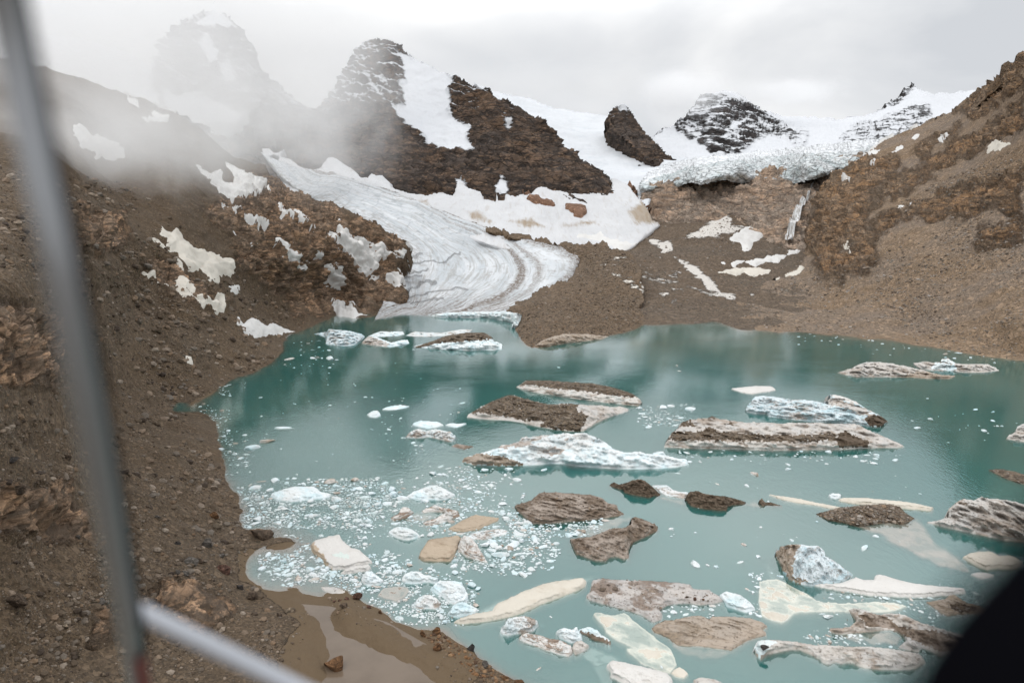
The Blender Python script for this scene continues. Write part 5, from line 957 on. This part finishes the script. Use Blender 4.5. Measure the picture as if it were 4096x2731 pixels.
# ------------------------------------------------------------------ boulders one can tell apart
M_bould = {k: mat_rock('boulder_'+k, c, c, tuple(min(1,x*1.25) for x in c), .12, stone=.15, bump=.8, dark=.55) for k, c in
           dict(grey=(.17,.15,.13), brown=(.14,.10,.07), rust=(.20,.105,.05), tan=(.26,.20,.14), dark=(.07,.06,.055), red=(.16,.085,.06)).items()}
def boulder(c, x, y, w, h, kind, label, sh=None, sd=0):
    (u, v), = T(c, [(x, y+h*.35)]); s = CROPS[c][2]
    p = (sh or lf).at_uv(np.array(u), np.array(v))
    rng = np.random.default_rng(int(x*3+y)+sd)
    sw = w*s*p[1]/F*.5; sh_ = h*s*p[1]/F*.62
    vv = cut_block(ICO2[0], rng, 11, .38, .8); vv = vv/np.abs(vv).max(0)
    vv = vv+.05*np.stack([perlin(vv*2.2+k*9+x, 3) for k in range(3)], -1)
    vv = vv*np.array([sw, sw*rng.uniform(.7,.95), sh_]); r = rng.uniform(-.35,.35)
    vv = vv@np.array([[math.cos(r),0,math.sin(r)],[0,1,0],[-math.sin(r),0,math.cos(r)]])
    o = link('boulder', mesh_np('boulder', vv, ICO2[1], M_bould[kind], {'rough': np.full(len(vv), .8)}, False), loc=p+np.array([0,0,sh_*.45]))
    return tag(o, label, 'boulder', 'boulders on the near shore')
for a in (('J',1755,555,165,70,'brown','large rounded brown boulder at the tip of the small left spit'), ('J',1440,438,75,50,'rust','orange boulder on the slope just above the pale flat one'),
          ('J',1455,488,90,42,'tan','pale flat boulder just below the orange one near the shore'), ('J',1400,612,72,75,'grey','upright grey boulder on the slope left of the small spit'),
          ('J',1288,732,100,70,'grey','dark grey angular boulder with a small brown one on its right'), ('J',1348,746,44,34,'brown','small brown boulder touching the dark grey angular one'),
          ('J',1510,790,140,75,'red','long red-brown slab boulder slanting towards the silty cove'), ('J',1490,705,48,26,'grey','small flat boulder above the red-brown slanting slab'),
          ('J',1205,606,44,36,'dark','small dark blue-grey boulder among pale stones on the left slope'), ('J',1195,808,52,40,'grey','left one of two grey boulders side by side below the big angular boulder'),
          ('J',1247,826,58,34,'grey','right one of two grey boulders side by side below the big angular boulder'), ('J',1068,431,46,26,'grey','flat grey boulder near the blurred strut halfway down the slope'),
          ('J',1937,1075,100,40,'tan','flat tan slab on the wet sand left of the brown pool'), ('J',1880,1122,52,26,'brown','small brown stone on the sand below the flat tan slab'),
          ('J',2245,1430,165,100,'rust','rusty square boulder standing at the edge of the brown pool'), ('J',1610,918,62,48,'dark','blackish boulder at the corner of the silty cove'),
          ('J',1690,972,85,60,'brown','layered brown boulder just below the blackish one'), ('J',100,1020,195,90,'brown','widest boulder of the lower left slope, flat-topped and brown'),
          ('J',628,988,62,46,'tan','tan boulder leaning on a grey one left of the strut'), ('J',672,1008,58,52,'grey','grey boulder between two tan ones left of the strut'),
          ('J',626,1042,50,40,'tan','tan cube boulder below the tan and grey pair'), ('J',432,1182,62,56,'tan','upright tan boulder on the dark wet ground'),
          ('J',468,886,78,40,'tan','pale wide boulder on the brown slope left of the strut'), ('J',535,562,36,36,'grey','pointed grey stone below the reddish outcrop'),
          ('J',95,48,125,50,'dark','flat dark slab high on the left border'), ('J',440,54,78,56,'brown','round brown boulder above the reddish outcrop'),
          ('J',65,320,90,80,'brown','rounded boulder on top of the outcrop at the left border'), ('J',535,1350,38,52,'tan','small oval tan boulder near the bottom left'),
          ('J',700,1486,32,30,'tan','small bright stone beside the strut at the bottom'), ('J',608,1552,62,26,'grey','grey stone cut by the bottom edge left of the strut'),
          ('F',1300,1198,100,72,'red','dark red craggy boulder on the crest of the sandy spit'), ('F',1090,1234,44,24,'red','leftmost of three small bricks of rock in a row on the spit crest'),
          ('F',1140,1226,42,24,'red','middle one of three small bricks of rock on the spit crest'), ('F',1203,1223,58,24,'red','rightmost of three small bricks of rock on the spit crest'),
          ('F',1503,1342,42,32,'rust','lone rusty block at the water edge of the spit'), ('F',1398,1297,50,26,'red','reddish stone on the spit between the craggy boulder and the rusty block'),
          ('F',1180,1305,80,70,'brown','jagged brown boulder on the sand below the three bricks'), ('F',2008,1492,85,75,'rust','biggest rusty boulder at the head of the stony spit tip'),
          ('F',1885,1522,62,60,'rust','rusty boulder left of the biggest one at the spit tip'), ('C',98,748,75,75,'rust','orange-brown boulder on the lower stony spit'),
          ('C',362,756,82,62,'dark','dark grey boulder at the waterline of the stony spit'), ('C',467,886,70,56,'grey','grey tilted boulder lower on the stony spit'),
          ('C',630,990,66,34,'rust','flat rusty boulder near the bottom end of the spit'), ('C',732,1024,105,40,'rust','wide rusty boulder cut by the bottom edge of the view')):
    boulder(*a)
for a in (('C',2055,365,40,45,'brown','brown stone standing in the wet hollow of the speckled slab'), ('C',2112,378,36,30,'red','reddish stone beside the brown one on the speckled slab'), ('C',2182,382,28,28,'rust','small rusty stone at the right end of the speckled slab')):
    (u, v), = T(a[0], [(a[1], a[2]+8)]); p = ground(u, v, .75); sz = a[3]*.5102*p[1]/F*.5
    vv = cut_block(ICO2[0], np.random.default_rng(a[1]), 10, .4, .8)*np.array([sz, sz*.8, sz*1.1])
    tag(link('boulder', mesh_np('boulder', vv, ICO2[1], M_bould[a[5]], {'rough': np.full(len(vv), .8)}, False), loc=p+np.array([0,0,sz*.3])), a[6], 'boulder', 'stones on the speckled slab')
(u, v), = T('E', [(112,1302)]); p = ground(u, v, 1.9)
tag(link('boulder', mesh_np('boulder', cut_block(ICO2[0], np.random.default_rng(4), 10, .4, .8)*np.array([1.1,.8,.5]), ICO2[1], M_bould['dark'], {'rough': np.full(162, .8)}, False), loc=p), 'dark flat stone perched on the white knob of the ice ridge', 'boulder')
# ------------------------------------------------------------------ brown pool on the spit
t_ = NT('muddy_pool_water'); p_ = t_.pos()
M_pool = t_.done(t_.bsdf(t_.mix(t_.step(t_.noise(p_, 6, 4, .5), .35, .65), (.125,.092,.064), (.15,.112,.08)), .16, t_.bump(t_.noise(p_, .6, 3), .05, .1), .3))
pp = ground(*np.array(T('q',[(672,1385),(760,1392),(890,1428),(985,1482),(1050,1545),(1090,1600),(760,1610),(700,1540),(655,1440)])).T, z=1.42)
me = bpy.data.meshes.new('pool'); me.from_pydata([tuple(x) for x in pp], [], [list(range(len(pp)))[::-1]]); me.materials.append(M_pool)
tag(link('pool', me), 'shallow brown muddy pool on the sandy spit', 'pool', kind='structure')
# ------------------------------------------------------------------ brash ice
CH = []
for k in range(14):
    rng = np.random.default_rng(900+k)
    vv = cut_block(ICO1[0], rng, 9, .4, .85); vv = vv/np.abs(vv).max(0)
    vv[:,2] = np.where(vv[:,2] > 0, vv[:,2]*rng.uniform(.28,.6), vv[:,2]*.35)
    vv[:,1] *= rng.uniform(.6, .95); vv[:,:2] += .12*np.stack([perlin(vv*2+k, 5), perlin(vv*2-k, 6)], -1)
    CH.append(vv)
M_brash = mat_ice('brash_ice', (.66,.715,.735), (.48,.63,.67), (.40,.32,.25), .25, .8, tamt=.8, bump=.3)
M_brashd = mat_ice('dirty_brash_ice', (.55,.50,.455), (.48,.50,.49), (.22,.16,.11), .75, .5, bump=.4)
REG = [ # label tail, polygon (q), count, size px (q): min, max
 ('in the dense brash along the left shore', [(556,1150),(620,1138),(720,1125),(800,1118),(860,1108),(910,1115),(880,1150),(830,1180),(740,1196),(640,1203),(562,1195)], 640, 3, 17),
 ('drifting over the silty cove by the small spit', [(606,1290),(650,1248),(720,1238),(772,1300),(728,1318),(662,1326),(618,1310)], 230, 4, 14),
 ('in the shallow strip above the tan beach', [(664,1346),(720,1322),(800,1318),(832,1350),(782,1362),(700,1356)], 130, 3, 9),
 ('packed between the blue-white slabs and the spit', [(862,1372),(900,1312),(960,1308),(1010,1340),(1085,1368),(1062,1412),(965,1425),(890,1392)], 330, 4, 16),
 ('scattered right of the beige pond slab', [(742,1290),(800,1240),(880,1290),(935,1302),(925,1336),(850,1336)], 190, 3, 11),
 ('in the loose brash left of the grey-brown slab berg', [(800,1186),(880,1165),(940,1140),(1010,1110),(1060,1080),(1160,1095),(1190,1120),(1150,1150),(1180,1190),(1080,1200),(1000,1212),(900,1222),(820,1205)], 330, 3, 13),
 ('around the white jumble', [(1050,1250),(1120,1208),(1230,1208),(1275,1250),(1240,1290),(1160,1310),(1070,1298)], 190, 4, 14),
 ('in a ragged line hugging the left shore', [(462,935),(492,945),(530,985),(570,1040),(562,1068),(530,1080),(515,1040),(500,990),(478,962)], 120, 2, 9),
 ('at the shore below the snow patch', [(500,888),(545,868),(560,885),(515,905)], 30, 2, 7),
 ('alone on the open left lake', [(560,900),(900,800),(1050,900),(1000,1050),(620,1100)], 60, 2, 6),
 ('alone on the open water right of the mud cones', [(1480,1060),(2200,1080),(2000,1260),(1650,1320),(1500,1240)], 36, 2, 9),
 ('in the line along the striped cliff of the long berg', [(1525,1034),(2000,1038),(2060,1050),(1800,1056),(1560,1052)], 70, 2, 11),
 ('wedged left of the sunken cream slab', [(1730,1320),(1800,1326),(1770,1400),(1738,1420),(1722,1380)], 70, 3, 9),
 ('beside the long ice ridge with the white knob', [(1850,1470),(1965,1466),(1975,1492),(1870,1490)], 60, 3, 10),
 ('between the flat white floe and the brown slab', [(1900,1352),(2200,1368),(2290,1392),(2280,1412),(2180,1400),(2000,1382)], 110, 3, 10),
 ('below the curled grey-brown slab berg', [(1180,1198),(1260,1200),(1380,1198),(1330,1220),(1230,1222),(1180,1212)], 70, 4, 13),
 ('floating off the far end of the long debris berg', [(1478,942),(1540,935),(1580,950),(1560,968),(1490,960)], 50, 3, 15),
 ('sprinkled at the far left near the glacier', [(655,790),(720,790),(760,830),(680,835),(640,830)], 24, 2, 10),
 ('at the near edge of the speckled slab', [(1520,1396),(1640,1380),(1650,1398),(1560,1410)], 26, 4, 12),
 ('strung along the right-hand far shore', [(1790,768),(2000,782),(2200,808),(2330,826),(2330,832),(2100,800),(1800,772)], 40, 2, 5),
 ('near the right edge', [(2060,960),(2352,960),(2352,1010),(2200,1000)], 14, 2, 8),
 ('round the small stained berg', [(850,960),(1080,960),(1060,1040),(900,1060)], 46, 2, 9),
 ('beside the hooked grey-brown berg', [(1880,1400),(1950,1395),(2150,1440),(2000,1480),(1900,1470)], 26, 3, 8)]
pieces = []
rng = np.random.default_rng(77)
for li, (tail, rp, n, s0, s1) in enumerate(REG):
    rp = T('q', rp); us = [p[0] for p in rp]; vs = [p[1] for p in rp]; us = [min(us)-25, max(us)+25]; vs = [min(vs)-18, max(vs)+18]
    got = np.zeros((0,3)); tries = 0
    n = int(n*(2.3 if s1 > 12 else 1.5))
    while len(got) < n and tries < n*10:
        tries += 1
        u, v = rng.uniform(min(us), max(us)), rng.uniform(min(vs), max(vs))
        s = min(s1*1.7, s0*1.25*(1+rng.pareto(1.15)))*1.7415*.5
        if sdist(np.array([u]), np.array([v]), rp)[0] < rng.uniform(-60, 40)*(.4 if max(us)-min(us) < 200 else 1): continue
        if perlin(np.array([u/70., v/38., li*3.3]))*1.5+.62 < rng.random(): continue
        if len(got) and (np.hypot(got[:,0]-u, (got[:,1]-v)*1.8) < (got[:,2]+s)*.66).any(): continue
        got = np.vstack([got, [u, v, s]])
    U_, V_ = got[:,0], got[:,1]; bad = (sdist(U_, V_, lf.poly) > 0) & (lf.at_uv(U_, V_)[:,2] > -.12)
    for bp in BERGPOLYS: bad |= sdist(U_, V_, bp) > -got[:,2]*.5
    for u, v, s in got[~bad]: pieces.append((s, u, v, li))
EXTRA = [(653,981,50),(612,1014,44),(578,1029,42),(760,822,46),(664,824,38),(690,802,24),(700,1132,20),(1283,843,16),(1490,980,30),(1555,840,14),(600,1105,26),(575,1112,20),(1595,1295,44),(1625,1297,14),(1700,1290,20),(1985,1258,30),(2130,914,16),(2105,982,22),(2015,1047,38),(2055,1055,30),(1810,1077,22),(1735,1088,40),(1920,1137,0),(1012,1069,28),(1060,925,22),(930,1005,14),(1310,985,16),(2170,812,26),(2200,810,20),(1560,852,14),(1640,1440,20),(1440,1395,16),(1265,1415,12),(1238,1535,20),(1030,1075,18),(1250,1078,26),(1120,1225,44),(1160,1222,40),(1195,1228,46),(1230,1238,40),(1130,1250,50),(1175,1252,56),(1215,1258,44),(1245,1255,30),(1150,1275,46),(1190,1272,40),(1120,1272,34),(1170,1292,26),(1095,1262,36),(1900,1415,36),(1890,1408,22),(1520,1530,14),(2240,940,20),(2280,945,14)]
for x, y, w in EXTRA:
    if w: (u, v), = T('q', [(x, y)]); pieces.append((w*1.7415*.5, u, v, -1))
pieces.sort(key=lambda a: -a[0]*(2 if a[3] < 0 else 1))
chm = [mesh_np('ice_chunk', v, ICO1[1], M_brash, smooth_sh=False) for v in CH]+[mesh_np('ice_chunk', v, ICO1[1], M_brashd, smooth_sh=False) for v in CH[:5]]
SV, SF, SM, off = [], [], [], 0
sizew = ('large', 'mid-sized', 'small')
for i, (s, u, v, li) in enumerate(pieces):
    p = ground(u, v, 0.); r = s*p[1]/F; p[2] -= r*rng.uniform(0, .22); a = rng.uniform(0, 6.28); dirty = rng.random() < .10
    k = int(rng.integers(0, 5 if dirty else 14))
    if i < 285:
        o = link('ice_chunk', chm[k+14 if dirty else k], loc=p+np.array([0,0,.02])); o.rotation_euler = (rng.normal(0,.06), rng.normal(0,.06), a*.35 if li < 0 else a)
        o.scale = (r, r*(.55 if li < 0 else 1), r*(.6 if li < 0 else .9))
        col = 'dirt-stained' if dirty else 'white'
        if li >= 0: lb = '%s %s ice chunk %s' % (col, 'flat' if k % 2 else 'humped', REG[li][0])
        else:
            side = 'left' if u < 1500 else 'middle' if u < 2500 else 'right'; dep = 'far' if v < 1500 else 'mid' if v < 1950 else 'near'
            lb = 'single %s floe drifting apart on the %s %s of the lake' % (col, dep, side)
        tag(o, lb, 'ice chunk', 'ice chunks '+(REG[li][0] if li >= 0 else 'drifting apart'))
    else:
        w_ = CH[k]*np.array([r, r, r*.9]); w_ = np.stack([w_[:,0]*math.cos(a)-w_[:,1]*math.sin(a), w_[:,0]*math.sin(a)+w_[:,1]*math.cos(a), w_[:,2]], -1)+p
        SV.append(w_); SF.append(ICO1[1]+off); SM += [1 if dirty else 0]*len(ICO1[1]); off += len(w_)
if SV:
    SV = np.concatenate(SV); c_ = SV.mean(0)
    tag(link('brash_ice', mesh_np('brash_ice', SV-c_, np.concatenate(SF), [M_brash, M_brashd], smooth_sh=False, matidx=SM), loc=c_), 'countless small white ice bits crowding the lake between the floes', 'brash ice', kind='stuff')
print('PIECES', len(pieces))
# ------------------------------------------------------------------ the helicopter the picture is taken from: strut, brace and window edge close to the lens
def campt(u, v, d):
    a, b = (u-CX)/F, (CY-v)/F
    return Vector((a*d, d*(CP+b*SP), H+d*(-SP+b*CP)))
def tube(name, pts, rad, mat, parent, org, n=20):
    V_, F_ = [], []
    pts = [Vector(p) for p in pts]; N = len(pts)
    for i, p in enumerate(pts):
        tn = (pts[min(N-1,i+1)]-pts[max(0,i-1)]).normalized(); x = tn.cross(Vector((0,0,1)))
        x = x.normalized() if x.length > .01 else Vector((1,0,0)); y = tn.cross(x)
        for k in range(n):
            a = 2*math.pi*k/n; q_ = p+x*math.cos(a)*rad[i]+y*math.sin(a)*rad[i]-org; V_.append(tuple(q_))
    for i in range(N-1):
        for k in range(n): F_.append((i*n+k, i*n+(k+1) % n, (i+1)*n+(k+1) % n, (i+1)*n+k))
    return link(name, mesh_np(name, np.array(V_), np.array(F_), mat), parent)
def spline(pts, m=40):
    pts = np.array(pts, float); t = np.linspace(0, 1, len(pts)); tt = np.linspace(0, 1, m)
    A = np.vander(t, min(4, len(pts))); co_ = np.linalg.lstsq(A, pts, rcond=None)[0]
    return np.vander(tt, min(4, len(pts)))@co_
t_ = NT('grey_painted_metal'); M_metal = t_.done(t_.bsdf((.30,.31,.325), .25, None, .5, Metallic=.55))
t_ = NT('pale_painted_metal'); M_pale = t_.done(t_.bsdf((.42,.44,.48), .4, None, .5))
t_ = NT('matte_black'); M_black = t_.done(t_.bsdf((.003,.003,.004), .9, None, 0.0))
t_ = NT('dark_red_paint'); M_red = t_.done(t_.bsdf((.16,.02,.02), .45, None, .4))
org = campt(405, 1800, .66)
heli = bpy.data.objects.new('helicopter', None); COL.objects.link(heli); heli.location = org
tag(heli, 'blurred grey helicopter strut with pale brace and black window edge, close to the lens', 'helicopter')
sp_ = spline([(-120,-600,.50),(20,0,.57),(110,480,.60),(195,930,.63),(300,1380,.66),(395,1800,.68),(490,2350,.86),(548,2731,1.15),(600,3100,1.45)])
tube('strut', [campt(*p) for p in sp_], [.0128]*40, M_metal, heli, org)
tube('strut_shade', [campt(p[0]+.0128*F/p[2]*1.0, p[1]-10, p[2]+.012) for p in sp_[:34]], [.0085]*34, M_black, heli, org)  # the strut's shaded side, its darkness added as a black tube
tube('brace', [campt(*p) for p in spline([(545,2440,1.02),(800,2560,1.05),(1180,2745,1.1),(1700,3000,1.15)])], [.0135]*40, M_pale, heli, org)
tube('paint_band', [campt(p[0]+.009*F/p[2], p[1], p[2]-.006) for p in sp_[33:]], [.0095]*7, M_red, heli, org)
fr_ = spline([(5080,1620,.235),(4570,2315,.225),(4300,2590,.22),(4050,2960,.215),(3870,3500,.21)])
tube('window_frame', [campt(*p) for p in fr_], [.0335]*40, M_black, heli, org, 28)
# ------------------------------------------------------------------ cloud and mist hanging on the mountains
def cloud(label, centre, radii, dens, nsize, lo=.40, hi=.62, rot=0.0, soft=.55, stretch=(1,1,1)):
    t = NT('cloud_vapour'); o = t.obj(); p = t.pos()
    n = t.noise(t.mapping(p, (0,0,0), stretch), nsize, 5, .62, .4)
    ln = t.n('ShaderNodeVectorMath', operation='LENGTH'); t.set(ln.inputs[0], o)
    fall = t.step(ln.outputs['Value'], 1.0, 1.0-soft)
    d = t.math('MULTIPLY', t.math('MULTIPLY', t.step(t.math('ADD', n, t.math('MULTIPLY', t.math('SUBTRACT', fall, .5), .22)), lo, hi), fall), dens)
    v = t.n('ShaderNodeVolumePrincipled'); v.inputs['Color'].default_value = (1,1,1,1); v.inputs['Anisotropy'].default_value = .15
    t.set(v.inputs['Density'], d)
    m = t.done(None, v.outputs[0])
    ob = link('cloud', mesh_np('cloud', ICO2[0], ICO2[1], m, smooth_sh=True), loc=centre)
    ob.scale = radii; ob.rotation_euler = (0, 0, rot)
    return tag(ob, label, 'cloud', kind='stuff')
def at(x, y, Y):
    (u, v), = T('q', [(x, y)]); return tuple(P(np.array(u), np.array(v), Y))
cloud('thick grey cloud swallowing the far left peaks', at(330,140,1850), (900,420,350), .0034, 230, .34, .62)
cloud('pale wisp of mist lying on the upper left slope', at(255,345,500), (190,130,58), .0125, 70, .38, .66, soft=.95)
cloud('mist curling round the left shoulder of the dark mountain', at(735,250,1300), (240,150,260), .0060, 100, .38, .66, soft=.95)
cloud('grey mist hanging in front of the hazy wall behind the left ridge', at(620,320,1250), (300,150,130), .0050, 90, .38, .62, soft=.95)
cloud('cloud cap brushing the snow-dusted peak at the right', at(1565,212,2250), (210,200,95), .012, 110, .32, .6, soft=.9)
cloud('small cloud on the saddle right of the snow-dusted peak', at(1800,212,2500), (300,200,60), .008, 110, .34, .6, soft=.9)
cloud('thin mist veil before the left ridge', at(290,270,640), (340,100,115), .0095, 100, .36, .62, soft=.9)
cloud('long grey cloud bank trailing behind the dark mountain and the small peak', at(1330,190,2850), (900,300,150), .0016, 260, .36, .64, soft=.95)
# ------------------------------------------------------------------ camera
cam = bpy.data.cameras.new('camera'); co = bpy.data.objects.new('camera', cam); COL.objects.link(co)
cam.sensor_width = 36; cam.lens = 24; cam.clip_start = .05; cam.clip_end = 20000
co.location = (0,0,H); co.rotation_euler = (R(90)-PITCH, 0, 0)
cam.dof.use_dof = True; cam.dof.focus_distance = 450; cam.dof.aperture_fstop = .95
scene.camera = co
# ------------------------------------------------------------------ sky and light: overcast, brightest high in the middle
w = bpy.data.worlds.new('World'); scene.world = w; w.use_nodes = True
nt = w.node_tree; nt.nodes.clear()
def wn_(t, **k):
    n = nt.nodes.new(t)
    for a, b in k.items(): setattr(n, a, b)
    return n
EL, AZ = R(52), R(215)
out = wn_('ShaderNodeOutputWorld'); bg = wn_('ShaderNodeBackground'); nt.links.new(bg.outputs[0], out.inputs[0])
sky = wn_('ShaderNodeTexSky', sky_type='NISHITA'); sky.sun_disc = False; sky.sun_elevation = EL; sky.sun_rotation = AZ
tc = wn_('ShaderNodeTexCoord')
mp = wn_('ShaderNodeMapping'); mp.inputs['Scale'].default_value = (1,1,2.2); nt.links.new(tc.outputs['Generated'], mp.inputs[0])
nz = wn_('ShaderNodeTexNoise'); nz.inputs['Scale'].default_value = 2.3; nz.inputs['Detail'].default_value = 6; nz.inputs['Roughness'].default_value = .5; nz.inputs['Distortion'].default_value = .4
nt.links.new(mp.outputs[0], nz.inputs[0])
rp = wn_('ShaderNodeValToRGB'); nt.links.new(nz.outputs[0], rp.inputs[0])
rp.color_ramp.elements[0].position = .36; rp.color_ramp.elements[0].color = (9.0,9.3,9.75,1)
rp.color_ramp.elements[1].position = .60; rp.color_ramp.elements[1].color = (12.9,12.95,13.0,1)
mx = wn_('ShaderNodeMix', data_type='RGBA'); mx.inputs[0].default_value = .96
nt.links.new(sky.outputs[0], mx.inputs[6]); nt.links.new(rp.outputs[0], mx.inputs[7])
# an overcast sky is brighter towards the zenith than near the horizon
sp = wn_('ShaderNodeSeparateXYZ'); nt.links.new(tc.outputs['Generated'], sp.inputs[0])
zr = wn_('ShaderNodeMapRange', interpolation_type='SMOOTHSTEP'); nt.links.new(sp.outputs[2], zr.inputs[0])
for i_, q_ in enumerate((.25, .42, 1.0, 1.75)): zr.inputs[i_+1].default_value = q_
vm = wn_('ShaderNodeVectorMath', operation='SCALE'); nt.links.new(mx.outputs[2], vm.inputs[0]); nt.links.new(zr.outputs[0], vm.inputs['Scale'])
nt.links.new(vm.outputs[0], bg.inputs[0]); bg.inputs[1].default_value = .1
sl = bpy.data.lights.new('sun', 'SUN'); so = bpy.data.objects.new('sun', sl); COL.objects.link(so)
sl.energy = 1.0; sl.angle = R(14); sl.color = (1,.965,.92)
sd_ = Vector((math.sin(AZ)*math.cos(EL), math.cos(AZ)*math.cos(EL), math.sin(EL)))
so.rotation_euler = (-sd_).to_track_quat('-Z', 'Y').to_euler()
so.location = (0,0,500)
# ------------------------------------------------------------------ render settings
scene.render.engine = 'CYCLES'
cy = scene.cycles
cy.use_denoising = True
try: cy.denoiser = 'OPENIMAGEDENOISE'
except Exception: pass
cy.max_bounces = 10; cy.diffuse_bounces = 2; cy.glossy_bounces = 3; cy.transparent_max_bounces = 32; cy.volume_bounces = 8
cy.use_adaptive_sampling = True; cy.adaptive_threshold = .015
scene.view_settings.view_transform = 'Standard'; scene.view_settings.look = 'None'
scene.view_settings.exposure = -.42; scene.view_settings.gamma = 1
